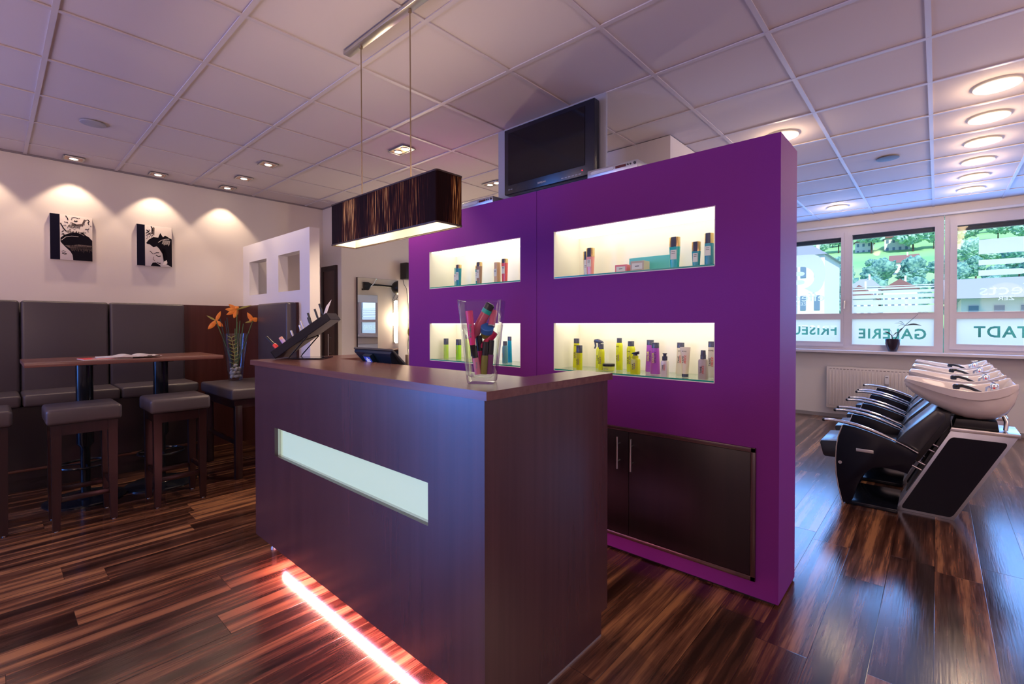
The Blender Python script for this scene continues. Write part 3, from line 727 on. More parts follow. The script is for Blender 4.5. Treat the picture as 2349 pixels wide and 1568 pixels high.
def stool(label):
    t_ = thing('bar_stool', label, 'stool', (0, 0, 0), 'grey leather bar stools at the high table')
    b = BM(); cushion(b, -0.197, 0.197, -0.190, 0.190, 0.697, 0.800, 0.022); obj('seat', b, M_LEATHER, t_)
    b = BM()
    for s in (-1, 1):
        box(b, -0.15, 0.15, s*0.148-0.011, s*0.148+0.011, 0.625, 0.697); box(b, s*0.148-0.011, s*0.148+0.011, -0.15, 0.15, 0.625, 0.697)
    obj('seat_frame', b, M_STOOL, t_)
    for sx in (-1, 1):
        for sy in (-1, 1):
            b = BM()
            def ring(cx, cy, h, z): return [(cx-h, cy-h, z), (cx+h, cy-h, z), (cx+h, cy+h, z), (cx-h, cy+h, z)]
            loop(b, [ring(sx*0.145, sy*0.145, 0.018, 0.006), ring(sx*0.142, sy*0.142, 0.0235, 0.30), ring(sx*0.142, sy*0.142, 0.0255, 0.695)])
            lg = obj('leg', b, M_STOOL, t_)
            b = BM(); lathe(b, sx*0.145, sy*0.145, [(0.010, 0), (0.010, 0.006)], 10); obj('glide', b, M_STEEL, lg)
    for s in (-1, 1):
        b = BM(); box(b, -0.13, 0.13, s*0.142-0.010, s*0.142+0.010, 0.225, 0.258, 0.002); obj('stretcher', b, M_STOOL, t_)
        b = BM(); box(b, s*0.142-0.010, s*0.142+0.010, -0.13, 0.13, 0.185, 0.218, 0.002); obj('stretcher', b, M_STOOL, t_)
    return t_
st = stool('grey leather bar stool, middle of the three, before the left column of the table')
st.location = (-4.397, 0.425, 0)
dup(st, (-4.397, 0.962, 0), 'grey leather bar stool nearest the reception counter')
dup(st, (-4.55, -0.095, 0), 'grey leather bar stool cut off by the left photo edge')

tb = thing('high_table', 'long dark wood high table on two black column feet', 'table', (-4.9, 0.75, 0))
b = BM(); box(b, -5.25, -4.575, 0.155, 1.352, 1.055, 1.083, 0.002); obj('table_top', b, M_WOODY, tb)
for y in (0.49, 0.972):
    b = BM(); lathe(b, -4.90, y, [(0.25, 0.0), (0.25, 0.008), (0.235, 0.014), (0.08, 0.022), (0.06, 0.05)], 40); obj('base_plate', b, M_BLACKM, tb)
    b = BM(); lathe(b, -4.90, y, [(0.030, 0.03), (0.030, 0.40), (0.052, 0.43), (0.052, 1.045)], 24); obj('column', b, M_BLACKM, tb)
    b = BM(); tube(b, [(-4.90+0.16*math.cos(2*PI*i/32), y+0.16*math.sin(2*PI*i/32), 0.27) for i in range(32)], 0.009, 8, closed=True)
    for k in range(3):
        a = 2*PI*k/3; tube(b, [(-4.90, y, 0.27), (-4.90+0.16*math.cos(a), y+0.16*math.sin(a), 0.27)], 0.006)
    obj('foot_ring', b, M_BLACKM, tb)
    b = BM(); box(b, -5.10, -4.70, y-0.05, y+0.05, 1.043, 1.055); obj('mounting_plate', b, M_BLACKM, tb)
# magazines
def magazine(label, pts, z, t, cols):
    m = thing('magazine', label, 'magazine', (pts[0][0], pts[0][1], z), 'magazines on the high table')
    b = BM(); prism(b, pts, 'z', z, z+t); obj('pages', b, M_WHITE, m, smooth=False)
    cx = sum(p[0] for p in pts)/4; cy = sum(p[1] for p in pts)/4
    b = BM(); prism(b, pts, 'z', z+t, z+t+0.0012); obj('cover', b, cols[0], m, smooth=False)
    b = BM(); prism(b, [((p[0]*0.6+cx*0.4), (p[1]*0.5+cy*0.5)) for p in pts], 'z', z+t+0.0012, z+t+0.0018); obj('cover_print', b, cols[1], m, smooth=False)
    return m
def rect(cx, cy, w, h, a):
    c, s = math.cos(a), math.sin(a)
    return [(cx+u*c-v*s, cy+u*s+v*c) for u, v in ((-w/2, -h/2), (w/2, -h/2), (w/2, h/2), (-w/2, h/2))]
magazine('red-edged magazine at the left end of the pile on the high table', rect(-4.79, 0.60, 0.21, 0.29, 0.1), 1.0835, 0.005, (mat('magazine_red', (0.75, 0.04, 0.06), 0.35), mat('magazine_grey', (0.35, 0.38, 0.42), 0.4)))
magazine('pale magazine with yellow picture lying under the open one on the high table', rect(-4.82, 0.69, 0.21, 0.28, -0.05), 1.0905, 0.004, (mat('magazine_pale', (0.55, 0.62, 0.75), 0.35), mat('magazine_yellow', (0.65, 0.50, 0.10), 0.4)))
om = thing('open_magazine', 'open white magazine on top of the pile on the high table', 'magazine', (-4.78, 0.77, 1.0965))
for s in (-1, 1):
    b = BM(); rings = []
    for i in range(9):
        u = i/8; h = 0.016*math.sin(PI*min(1, u*1.3))*(1-u*0.5)+0.002
        yy = 0.77+s*u*0.155
        rings.append([(-4.88, yy, 1.0965), (-4.66, yy+0.01, 1.0965), (-4.66, yy+0.01, 1.0975+h), (-4.88, yy, 1.0975+h)])
    loop(b, rings); obj('page_block', b, mat('glossy_paper', (0.80, 0.76, 0.78), 0.25), om)
b = BM(); box(b, -4.659, -4.655, 0.84, 0.87, 1.098, 1.103); box(b, -4.657, -4.653, 0.89, 0.92, 1.098, 1.103); obj('page_print', b, M_BLACK, om, smooth=False)

# ------------------------------------------------------------------ canvas pictures
M_INK = mat('black_ink', (0.008, 0.006, 0.012), 0.8, spec=0.1); M_CANVAS = mat('white_canvas', (0.80, 0.72, 0.70), 0.7); M_BAND = mat('navy_band', (0.008, 0.007, 0.022), 0.8, spec=0.1); M_GREYINK = mat('grey_ink', (0.17, 0.13, 0.125), 0.8, spec=0.1)
def picture(y0, y1, z0, z1, label, shapes, lines):
    t_ = thing('wall_picture', label, 'picture', (-5.97, (y0+y1)/2, z0), 'black and white canvas pictures')
    xf = XL+0.032
    b = BM(); box(b, XL+0.001, xf, y0, y1, z0, z1, 0.0015); obj('canvas', b, M_CANVAS, t_)
    W, H = y1-y0, z1-z0
    P = lambda p: (y0+p[0]*W, z1-p[1]*H)
    b = BM(); box(b, xf, xf+0.0008, y0, y0+0.225*W, z0, z1); obj('dark_band', b, M_BAND, t_, smooth=False)
    bi, bg, bw = BM(), BM(), BM(); d = 0.0006
    for k, (c, pts) in enumerate(shapes):
        prism({'k': bi, 'g': bg, 'w': bw}[c], [P(p) for p in pts], 'x', xf, xf+0.0005+0.0003*k)
    top = xf+0.0006+0.0003*len(shapes)
    for c, w, pts in lines:
        tgt = {'k': bi, 'g': bg, 'w': bw}[c]
        for i in range(len(pts)-1):
            a, q = Vector(P(pts[i])), Vector(P(pts[i+1])); dd = (q-a)
            if dd.length < 1e-6: continue
            n = Vector((-dd.y, dd.x)).normalized()*w*W
            prism(tgt, [tuple(a-n), tuple(q-n), tuple(q+n), tuple(a+n)], 'x', xf, top)
    pr = obj('ink_print', bi, M_INK, t_, smooth=False); obj('grey_tones', bg, M_GREYINK, t_, smooth=False); obj('pale_tones', bw, M_CANVAS, t_, smooth=False)
rnd = random.Random(3)
L1 = [('k', 0.006, [(0.26, 0.86-0.045), (0.31, 0.80), (0.36, 0.82)]), ('k', 0.010, [(0.27, 0.855), (0.33, 0.875), (0.38, 0.865)]), ('k', 0.006, [(0.27, 0.85), (0.33, 0.84), (0.38, 0.865)]),
      ('k', 0.008, [(0.50, 0.06), (0.57, 0.035), (0.66, 0.05)]), ('k', 0.016, [(0.56, 0.11), (0.60, 0.125), (0.64, 0.105)]), ('k', 0.014, [(0.24, 0.19), (0.31, 0.30), (0.38, 0.37)]), ('k', 0.012, [(0.36, 0.02), (0.40, 0.06), (0.42, 0.11)]),
      ('g', 0.022, [(0.82, 0.06), (0.78, 0.14), (0.75, 0.21)]), ('k', 0.010, [(0.88, 0.05), (0.93, 0.09), (0.89, 0.12), (0.92, 0.17)]), ('w', 0.006, [(0.26, 0.57), (0.36, 0.49), (0.5, 0.46), (0.66, 0.46)]), ('k', 0.016, [(0.74, 0.37), (0.84, 0.43), (0.93, 0.47)]), ('k', 0.012, [(0.27, 0.44), (0.31, 0.42), (0.33, 0.47), (0.36, 0.45)])]
for i in range(22):
    x = 0.40+0.42*i/22; L1.append(('k', 0.005, [(x, 0.385+0.02*rnd.random()), (x+0.02*rnd.uniform(-1, 1), 0.33+0.03*rnd.random())]))
for i in range(16):
    x = 0.40+0.30*i/16; L1.append(('k', 0.004, [(x, 0.26+0.03*rnd.random()), (x+0.03, 0.19+0.03*rnd.random())]))
for i in range(26):
    x = 0.46+0.52*i/26; L1.append(('k', 0.005, [(x, 0.72), (x-0.004, 0.64+0.04*rnd.random())])); L1.append(('g', 0.003, [(x+0.01, 0.68), (x+0.025, 0.74+0.08*rnd.random())]))
for i in range(30):
    a = rnd.random(); q = 0.26+0.7*rnd.random(); r_ = 0.04+0.34*rnd.random(); L1.append(('k' if a < 0.6 else 'g', 0.004+0.006*rnd.random(), [(q, r_), (min(0.97, q+0.05*rnd.uniform(-1, 1)), r_+0.035*rnd.random())]))
picture(0.375, 0.664, 1.943, 2.357, 'canvas print of smooth dark hair over one eye, left of the pair', [
    ('k', [(0.24, 0.60), (0.24, 0.52), (0.32, 0.45), (0.45, 0.40), (0.62, 0.37), (0.78, 0.42), (0.92, 0.46), (0.995, 0.52), (0.995, 0.995), (0.53, 0.995), (0.515, 0.88), (0.46, 0.80), (0.36, 0.72), (0.27, 0.64)]),
    ('g', [(0.34, 0.675), (0.50, 0.665), (0.66, 0.635), (0.98, 0.64), (0.98, 0.67), (0.72, 0.685), (0.58, 0.72), (0.46, 0.735)]),
    ('g', [(0.50, 0.15), (0.62, 0.185), (0.76, 0.16), (0.72, 0.215), (0.52, 0.23)])], L1)
L2 = [('k', 0.008, [(0.36, 0.625), (0.41, 0.665), (0.46, 0.70)]), ('k', 0.009, [(0.48, 0.69), (0.55, 0.655), (0.62, 0.65)]), ('k', 0.012, [(0.53, 0.715), (0.60, 0.75), (0.67, 0.73)]), ('g', 0.006, [(0.47, 0.76), (0.45, 0.83), (0.50, 0.86)]), ('k', 0.010, [(0.56, 0.895), (0.62, 0.915), (0.67, 0.91)]),
      ('g', 0.008, [(0.60, 0.925), (0.66, 0.93)]), ('w', 0.008, [(0.60, 0.40), (0.70, 0.335), (0.82, 0.30), (0.92, 0.29)]), ('k', 0.014, [(0.40, 0.02), (0.44, 0.09), (0.42, 0.16)]), ('k', 0.012, [(0.27, 0.12), (0.33, 0.16), (0.26, 0.2)]), ('k', 0.008, [(0.26, 0.26), (0.36, 0.19), (0.44, 0.18)])]
for i in range(14):
    x = 0.74+0.22*i/14; L2.append(('w', 0.003, [(x, 0.33), (x-0.03, 0.42+0.05*rnd.random())]))
for i in range(24):
    q = 0.27+0.22*rnd.random(); r_ = 0.04+0.3*rnd.random(); L2.append(('k' if i % 3 else 'g', 0.004+0.006*rnd.random(), [(q, r_), (q+0.03*rnd.uniform(-1, 1), r_+0.04*rnd.random())]))
for i in range(12):
    x = 0.70+0.1*i/12; L2.append(('k', 0.006, [(x, 0.55), (x+0.06, 0.78+0.1*rnd.random())]))
picture(0.997, 1.290, 1.943, 2.357, 'canvas print of a downcast face under dark hair, right of the pair', [
    ('k', [(0.26, 0.44), (0.34, 0.35), (0.46, 0.28), (0.60, 0.28), (0.66, 0.16), (0.74, 0.26), (0.80, 0.21), (0.995, 0.29), (0.995, 0.995), (0.84, 0.93), (0.76, 0.84), (0.72, 0.68), (0.63, 0.56), (0.56, 0.50), (0.46, 0.53), (0.36, 0.47), (0.28, 0.46)]),
    ('g', [(0.45, 0.03), (0.50, 0.05), (0.49, 0.24), (0.42, 0.2)]),
    ('k', [(0.38, 0.995), (0.44, 0.91), (0.52, 0.90), (0.60, 0.94), (0.66, 0.975), (0.66, 0.995)]),
    ('w', [(0.76, 0.87), (0.84, 0.82), (0.86, 0.90), (0.80, 0.94), (0.72, 0.955)])], L2)

# ------------------------------------------------------------------ flower vase on the corner bench
VX, VY, VZ = -5.435, 1.715, 0.7855
VX = -5.28; VY = 1.667
fv = thing('flower_vase', 'tall tapered glass vase on the corner bench', 'vase', (VX, VY, VZ))
b = BM(); H = 0.47
lathe(b, VX, VY, [(0.060, VZ), (0.064, VZ+0.02), (0.121, VZ+H), (0.117, VZ+H), (0.060, VZ+0.022), (0.03, VZ+0.018)], 36); obj('vase_glass', b, clear_glass('vase_clear_glass', (0.94, 0.97, 0.98), 0.05, 0.9), fv)
M_PEB = mat('pale_pebble', (0.66, 0.60, 0.58), 0.5, bump=(40, 0.2))
rnd = random.Random(11)
pebs = []
for k in range(16):
    lay = k//5; a = 2*PI*(k % 5)/5+lay*0.6; r = 0.032 if lay < 3 else 0.0
    p = (VX+r*math.cos(a), VY+r*math.sin(a), VZ+0.040+lay*0.036)
    b = BM(); bmesh.ops.create_icosphere(b, subdivisions=2, radius=0.019+0.005*rnd.random(), matrix=Matrix.Translation(p) @ Matrix.Rotation(rnd.random()*3, 4, 'X') @ Matrix.Diagonal((1, 0.8, 1.15, 1)))
    tag(obj('pebble', b, M_PEB, origin=p), 'pale round pebble heaped in the foot of the flower vase', 'pebble', 'pebbles in the flower vase')
M_STEM = mat('green_stem', (0.10, 0.17, 0.05), 0.5); M_STEMD = mat('dark_stem', (0.03, 0.045, 0.03), 0.5)
M_ORG = mat('orange_petal', (0.95, 0.22, 0.02), 0.5, var=((30, 30, 30), (1.0, 0.38, 0.05), 0.2)); M_LEAFY = mat('yellow_green_leaf', (0.42, 0.38, 0.08), 0.5)
def petal(bm, base, tip, width, sag=0.0, up=(0, 0, 1)):
    A, T = Vector(base), Vector(tip); d = T-A; s = d.cross(Vector((-0.9, 0.4, 0.1))).normalized()
    nrm = s.cross(d).normalized(); rings = []
    for i in range(9):
        u = i/8; w = width*math.sin(PI*min(0.97, u*0.85+0.12))*(1 if u < 1 else 0.1)
        c = A+d*u + Vector((0, 0, -sag*math.sin(PI*u)))
        if i == 8: w = 0.0008
        rings.append([c-s*w, c-nrm*w*0.3, c+s*w, c+nrm*w*0.35])
    loop(bm, rings)
def flower(label, head, petals, base, beak=None):
    t_ = thing('orange_flower', label, 'flower', base, 'orange flowers in the tall vase')
    mid = (Vector(head)*0.45+Vector(base)*0.55)
    b = BM(); tube(b, [base, tuple(mid), head], [0.004, 0.004, 0.005], 8); obj('stem', b, M_STEM, t_)
    b = BM()
    for tip, w in petals: petal(b, head, (head[0]+tip[0], head[1]+tip[1], head[2]+tip[2]), w, 0.004)
    obj('petals', b, M_ORG, t_)
    if beak:
        b = BM(); petal(b, head, (head[0]+beak[0], head[1]+beak[1], head[2]+beak[2]), 0.009); obj('bud_sheath', b, M_LEAFY, t_)
# image-right at this spot is about (0.4, 0.9, 0)
def off(r, u, d=0.0): return (0.33*r-0.9*d, 0.93*r+0.33*d, u)
base = (VX, VY, VZ+0.10)
hd = tuple(Vector((VX, VY, VZ+0.60))+Vector(off(-0.165, 0.0)))
flower('orange flower drooping to the left out of the vase', hd, [(off(-0.07, -0.085), 0.022), (off(0.06, -0.06), 0.021), (off(0.04, 0.095), 0.017)], base, off(-0.08, 0.05))
hd = tuple(Vector((VX, VY, VZ+0.715))+Vector(off(0.02, 0.0)))
flower('large orange flower at the top centre of the vase', hd, [(off(-0.075, 0.05), 0.020), (off(-0.105, 0.0), 0.022), (off(-0.095, -0.055), 0.020), (off(-0.03, -0.09), 0.021), (off(-0.02, 0.03), 0.03)], base, off(0.13, 0.045))
hd = tuple(Vector((VX, VY, VZ+0.60))+Vector(off(0.16, 0.0)))
flower('orange flower on the right, half behind the bench back', hd, [(off(-0.05, 0.085), 0.021), (off(-0.03, 0.02), 0.026), (off(0.04, 0.03), 0.026)], base, off(-0.07, -0.021))
rnd = random.Random(5)
for k in range(7):
    dx = (-0.13, -0.085, -0.07, 0.02, 0.045, 0.075, 0.0)[k]; zt_ = (0.62, 0.60, 0.63, 0.59, 0.60, 0.57, 0.52)[k]
    p1 = Vector((VX, VY, VZ+zt_))+Vector(off(dx, 0)); p0 = Vector((VX, VY, VZ+0.11))+Vector(off(dx*0.25, 0))
    b = BM(); tube(b, [p0, (p0+p1)/2, p1], 0.0045, 6)
    tag(obj('plant_stalk', b, M_STEM if k > 2 else M_STEMD, origin=tuple(p0)), ('green' if k > 2 else 'dark') + ' cut stalk standing among the orange flowers in the vase', 'stalk', ('green' if k > 2 else 'dark')+' stalks in the vase')
fn = thing('fern_leaf', 'yellow-green feathery leaf inside the flower vase', 'leaf', (VX, VY, VZ+0.12))
b = BM(); pm = [Vector((VX, VY-0.02, VZ+0.13+0.3*i/8))+Vector(off(0.015*math.sin(i*0.5), 0, -0.05)) for i in range(9)]; tube(b, pm, 0.003, 6); obj('midrib', b, M_LEAFY, fn)
b = BM()
for i in range(1, 9):
    for s in (-1, 1): petal(b, pm[i], pm[i]+Vector(off(s*0.040, 0.022)), 0.0045)
obj('leaflets', b, M_LEAFY, fn)

# ------------------------------------------------------------------ things on the counter
# big glass vase
GX, GY, GZ = -1.236, 1.208, 1.1355
gv = thing('square_vase', 'tall flared square glass vase full of bottles on the counter', 'vase', (GX, GY, GZ))
ang = math.radians(36)
RV, FV = Vector((0.743, 0.67, 0)), Vector((-0.67, 0.743, 0))
def sq(h, z, r, n=4):
    ring = []
    for cx, cy, a0 in ((h-r, h-r, 0), (-h+r, h-r, PI/2), (-h+r, -h+r, PI), (h-r, -h+r, 3*PI/2)):
        for i in range(n+1):
            a = a0+PI/2*i/n; u, v = cx+r*math.cos(a), cy+r*math.sin(a)
            ring.append((GX+u*math.cos(ang)-v*math.sin(ang), GY+u*math.sin(ang)+v*math.cos(ang), z))
    return ring
b = BM()
loop(b, [sq(0.045, GZ, 0.008), sq(0.049, GZ+0.006, 0.009), sq(0.0775, GZ+0.297, 0.009), sq(0.0765, GZ+0.300, 0.008), sq(0.0735, GZ+0.298, 0.006), sq(0.0460, GZ+0.030, 0.009), sq(0.036, GZ+0.022, 0.009)])
obj('vase_glass', b, clear_glass('thick_vase_glass', (0.96, 0.98, 0.97), 0.03, 0.9), gv)
def item(name, label, p0, p1, r, prof, mats, group='toiletries in the square vase', cat='bottle'):
    """lie a lathed thing between p0 (base) and p1 (top); prof = list of (part, [(radius factor, t)], material)"""
    P0, P1 = Vector(p0), Vector(p1); d = P1-P0; Lh = d.length; r = r*0.74
    q = d.to_track_quat('Z', 'Y').to_matrix().to_4x4()
    t_ = thing(name, label, cat, p0, group)
    for (pn, pr, mm, ex) in prof:
        b = BM(); lathe(b, 0, 0, [(r*a, Lh*t) for a, t in pr], 20, 1.0, ex)
        b.transform(Matrix.Translation(P0) @ q); obj(pn, b, mm, t_)
    return t_
M_PINK = mat('pink_tube', (0.80, 0.03, 0.22), 0.35); M_PINK2 = mat('rose_liquid', (0.62, 0.12, 0.24), 0.2); M_TEAL = mat('teal_plastic', (0.0, 0.45, 0.42), 0.35); M_BLUECAP = mat('blue_cap', (0.02, 0.16, 0.60), 0.4)
M_SILV = mat('silver_cap', (0.5, 0.48, 0.52), 0.3, metal=0.7); M_CAPB = mat('black_cap', (0.010, 0.010, 0.018), 0.3); M_OLIVE = mat('olive_liquid', (0.22, 0.22, 0.05), 0.25); M_PLUM = mat('plum_liquid', (0.20, 0.05, 0.20), 0.2); M_CRIM = mat('crimson_plastic', (0.55, 0.01, 0.10), 0.3); M_MIST = mat('clear_pink_liquid', (0.70, 0.25, 0.38), 0.15)
def V(dx, dy, dz):
    p = Vector((GX, GY, GZ+dz))+RV*dx*0.70+FV*dy*0.62; return (p.x, p.y, p.z)
item('hair_tube', 'pink cream tube on its black cap at the left of the square vase', V(-0.042, -0.030, 0.098), V(-0.066, -0.035, 0.262), 0.022, [('cap', [(0.62, 0), (0.62, 0.24), (0.70, 0.25)], M_CAPB, 1), ('tube_body', [(0.85, 0.25), (0.95, 0.40), (1.05, 0.98), (1.0, 1.0)], M_PINK, 0.8)], None)
text_o = BM(); text_bm('SHAPE', tuple(Vector(V(-0.058, -0.033, 0.190))-FV*0.0175), 0.050, 0.009, (0, 0, 1), tuple(-RV), 0.0006, text_o); b = text_o
o = obj('label_print', b, M_TEXTT, bpy.data.objects['hair_tube'], smooth=False)
item('hair_bottle', 'rose bottle with teal band lying slantwise at the top of the square vase', V(-0.050, 0.020, 0.165), V(0.045, -0.005, 0.288), 0.024, [('bottle_body', [(0.5, 0), (1, 0.05), (1, 0.72)], M_PINK2, 1), ('band', [(1.03, 0.72), (1.03, 0.83)], M_TEAL, 1), ('cap', [(0.97, 0.83), (0.97, 0.97), (0.7, 1.0)], M_CAPB, 1)], None)
item('hair_tin', 'silver-ended pink tube at the right side of the square vase', V(0.048, -0.020, 0.205), V(0.062, 0.015, 0.262), 0.018, [('cap', [(1.0, 0), (1.0, 0.06)], M_SILV, 1), ('tube_body', [(0.95, 0.06), (0.95, 1.0)], M_PINK2, 1)], None)
item('styling_jar', 'blue-capped jar in the middle of the square vase', V(0.020, 0.020, 0.170), V(0.028, -0.026, 0.205), 0.032, [('jar_body', [(0.85, 0), (0.9, 0.5)], M_OLIVE, 1), ('lid', [(1.0, 0.5), (1.0, 0.95), (0.9, 1.0)], M_BLUECAP, 1)], None, 'jar')
item('crimson_tube', 'crimson tube lying aslant below the blue-capped jar in the square vase', V(0.000, 0.005, 0.125), V(0.066, 0.004, 0.185), 0.019, [('tube_body', [(0.6, 0), (1, 0.1), (1, 1.0)], M_CRIM, 1)], None, 'tube')
item('spray_bottle', 'clear pink bottle with black cap in the left foot of the square vase', V(-0.020, -0.022, 0.032), V(-0.044, -0.026, 0.135), 0.0165, [('bottle_body', [(0.9, 0), (1, 0.04), (1, 0.58)], M_MIST, 1), ('cap', [(0.9, 0.58), (0.9, 1.0)], M_CAPB, 1)], None)
b = BM(); text_bm('cut', tuple(Vector(V(-0.0275, -0.023, 0.066))-FV*0.0128), 0.022, 0.005, (0, 0, 1), tuple(-RV), 0.0006, b); obj('label_print', b, M_TEXTT, bpy.data.objects['spray_bottle'], smooth=False)
item('spray_bottle', 'olive bottle with black cap in the middle foot of the square vase', V(0.008, -0.018, 0.032), V(0.020, -0.020, 0.150), 0.0175, [('bottle_body', [(0.9, 0), (1, 0.04), (1, 0.58)], M_OLIVE, 1), ('cap', [(0.9, 0.58), (0.9, 1.0)], M_CAPB, 1)], None)
item('spray_bottle', 'plum bottle with black cap in the right foot of the square vase', V(0.035, -0.010, 0.032), V(0.048, -0.010, 0.155), 0.0165, [('bottle_body', [(0.9, 0), (1, 0.04), (1, 0.58)], M_PLUM, 1), ('cap', [(0.9, 0.58), (0.9, 1.0)], M_CAPB, 1)], None)
item('spray_bottle', 'bottle with tilted black cap behind the left bottles in the square vase', V(0.000, 0.025, 0.040), V(-0.020, 0.012, 0.172), 0.018, [('bottle_body', [(0.9, 0), (1, 0.04), (1, 0.58)], M_CRIM, 1), ('cap', [(0.95, 0.58), (0.95, 1.0)], M_CAPB, 1)], None)

# nail polish and make-up display stand
E1 = Vector((0.74, 0.67, 0)).normalized(); G1 = Vector((-0.67, 0.74, 0)); TL = math.radians(35.0)
S0 = Vector((-2.995, 1.165, 1.1395))
ms = thing('makeup_display', 'black slanted make-up display tray on a bent foot on the counter', 'display stand', tuple(S0))
AX = E1*math.cos(TL)+Vector((0, 0, 1))*math.sin(TL)
NX = -E1*math.sin(TL)+Vector((0, 0, 1))*math.cos(TL)
TLN, TTH, TWD = 0.415, 0.050, 0.17
def TP(a, n, g): return S0+AX*a+NX*n+G1*g+Vector((0, 0, 0.0))
def obox(bm, a0, a1, n0, n1, g0, g1):
    loop(bm, [[TP(a0, n0, g0), TP(a1, n0, g0), TP(a1, n1, g0), TP(a0, n1, g0)], [TP(a0, n0, g1), TP(a1, n0, g1), TP(a1, n1, g1), TP(a0, n1, g1)]])
b = BM(); obox(b, 0, TLN, 0, TTH, 0, 0.004); obox(b, 0, TLN, 0, TTH, TWD-0.004, TWD); obox(b, 0, TLN, 0, 0.004, 0, TWD); obox(b, 0, 0.004, 0, TTH, 0, TWD); obox(b, TLN-0.004, TLN, 0, TTH, 0, TWD)
obj('tray', b, M_BLACKG, ms, smooth=False)
b = BM(); obox(b, 0.10, TLN-0.06, TTH-0.004, TTH+0.018, TWD*0.5, TWD*0.5+0.003); obox(b, 0.10, TLN-0.06, TTH-0.002, TTH+0.0015, 0.01, TWD-0.01); obj('upper_shelf', b, M_BLACKG, ms, smooth=False)
b = BM(); f0 = S0+E1*0.06; pts = []
tube(b, [f0+E1*0.20+Vector((0, 0, 0.0)), f0+E1*0.02, f0+E1*0.035+Vector((0, 0, 0.02)), TP(0.24, -0.002, 0.0)], 0.0035, 6)
tube(b, [f0+E1*0.20+G1*TWD, f0+E1*0.02+G1*TWD, f0+E1*0.035+G1*TWD+Vector((0, 0, 0.02)), TP(0.24, -0.002, TWD)], 0.0035, 6)
z0 = S0.z-0.0035
loop(b, [[f0+E1*0.02+Vector((0, 0, -0.002)), f0+E1*0.23+Vector((0, 0, -0.002)), f0+E1*0.23+Vector((0, 0, 0.003)), f0+E1*0.02+Vector((0, 0, 0.003))], [f0+E1*0.02+G1*TWD+Vector((0, 0, -0.002)), f0+E1*0.23+G1*TWD+Vector((0, 0, -0.002)), f0+E1*0.23+G1*TWD+Vector((0, 0, 0.003)), f0+E1*0.02+G1*TWD+Vector((0, 0, 0.003))]])
obj('foot_plate', b, M_BLACKG, ms, smooth=False)
b = BM(); c0 = TP(0.365, TTH-0.012, 0.03); up1 = (E1*0.26+Vector((0, 0, 1))).normalized(); VW = Vector((-0.913, 0.407, 0))*0.09
ring_ = [c0, c0+E1*0.014, c0+up1*0.125+E1*0.026, c0+up1*0.085+E1*0.006]
loop(b, [ring_, [p+VW for p in ring_]])
obj('sign_card', b, M_WHITE, ms, smooth=False, label='pale upright sign card')
def stick(name, label, a, g, L, r, parts, group, cat, tilt=NX):
    p = TP(a, TTH*0.55, g); T = Vector(tilt).normalized(); q = T.to_track_quat('Z', 'Y').to_matrix().to_4x4()
    t_ = thing(name, label, cat, tuple(p), group)
    for pn, pr, mm in parts:
        b = BM(); lathe(b, 0, 0, [(r*k, L*t) for k, t in pr], 14); b.transform(Matrix.Translation(p) @ q); obj(pn, b, mm, t_)
M_RED = mat('coral_varnish', (0.80, 0.07, 0.05), 0.15); M_LIL = mat('lilac_varnish', (0.55, 0.40, 0.75), 0.15)
stick('nail_polish', 'coral nail polish bottle with long black cap at the low end of the display', 0.045, 0.02, 0.125, 0.013, [('bottle_body', [(1.0, 0.12), (1.0, 0.42), (0.6, 0.46)], M_RED), ('cap', [(0.62, 0.44), (0.62, 1.0)], M_CAPB)], None, 'nail polish', (-0.72, -0.45, 0.75))
stick('nail_polish', 'lilac nail polish bottle behind the coral one on the display', 0.085, 0.04, 0.070, 0.013, [('bottle_body', [(1.0, 0.2), (1.0, 0.75), (0.6, 0.8)], M_LIL), ('cap', [(0.9, 0.74), (0.9, 1.0)], mat('peach_cap', (0.75, 0.42, 0.35), 0.3))], None, 'nail polish')
for k, (a, L, c) in enumerate(((0.135, 0.075, 1), (0.175, 0.085, 1), (0.215, 0.090, 1), (0.245, 0.095, 0), (0.275, 0.105, 0), (0.305, 0.095, 0), (0.325, 0.100, 0), (0.345, 0.125, 0))):
    stick('lip_pencil', ('silver' if c else 'black')+' lip pencil standing in the slanted make-up display', a, 0.06+0.05*(k % 2), L, 0.0065, [('barrel', [(0.8, 0.1), (0.8, 0.62)], M_SILV if c else M_CAPB), ('cap', [(1.0, 0.6), (1.0, 1.0)], M_SILV if c else M_CAPB)], ('silver' if c else 'black')+' lip pencils in the display', 'pencil', NX*0.55+Vector((0, 0, 1))*0.45)

# till screen seen from behind
tl = thing('till_screen', 'dark blue touch-screen till seen from behind on the counter', 'till', (-2.40, 1.60, 0.766))
b = BM()
W0, W1 = -2.590, -2.205
M_TILL = mat('dark_blue_plastic', (0.008, 0.022, 0.050), 0.3)
prism(b, [(1.462, 1.205), (1.470, 1.213), (1.70, 0.985), (1.69, 0.978)], 'x', W0-0.01, W1+0.01, 0, 0.002); obj('screen_frame', b, mat('till_bezel', (0.04, 0.045, 0.055), 0.3), tl)
b = BM(); loop(b, [[(W0, 1.466, 1.198), (W1, 1.466, 1.198), (W1-0.005, 1.46, 1.185), (W0+0.005, 1.46, 1.185)], [(W0+0.07, 1.62, 1.04), (W1-0.07, 1.62, 1.04), (W1-0.07, 1.52, 1.085), (W0+0.07, 1.52, 1.085)]]); obj('rear_housing', b, M_TILL, tl)
b = BM(); box(b, -2.47, -2.33, 1.52, 1.62, 0.766, 1.09, 0.01); box(b, -2.52, -2.28, 1.47, 1.68, 0.766, 0.79, 0.006); obj('stand', b, M_TILL, tl)
cd = thing('customer_display', 'small glowing blue customer display on the back of the till', 'display', (-2.43, 1.475, 1.15))
b = BM()
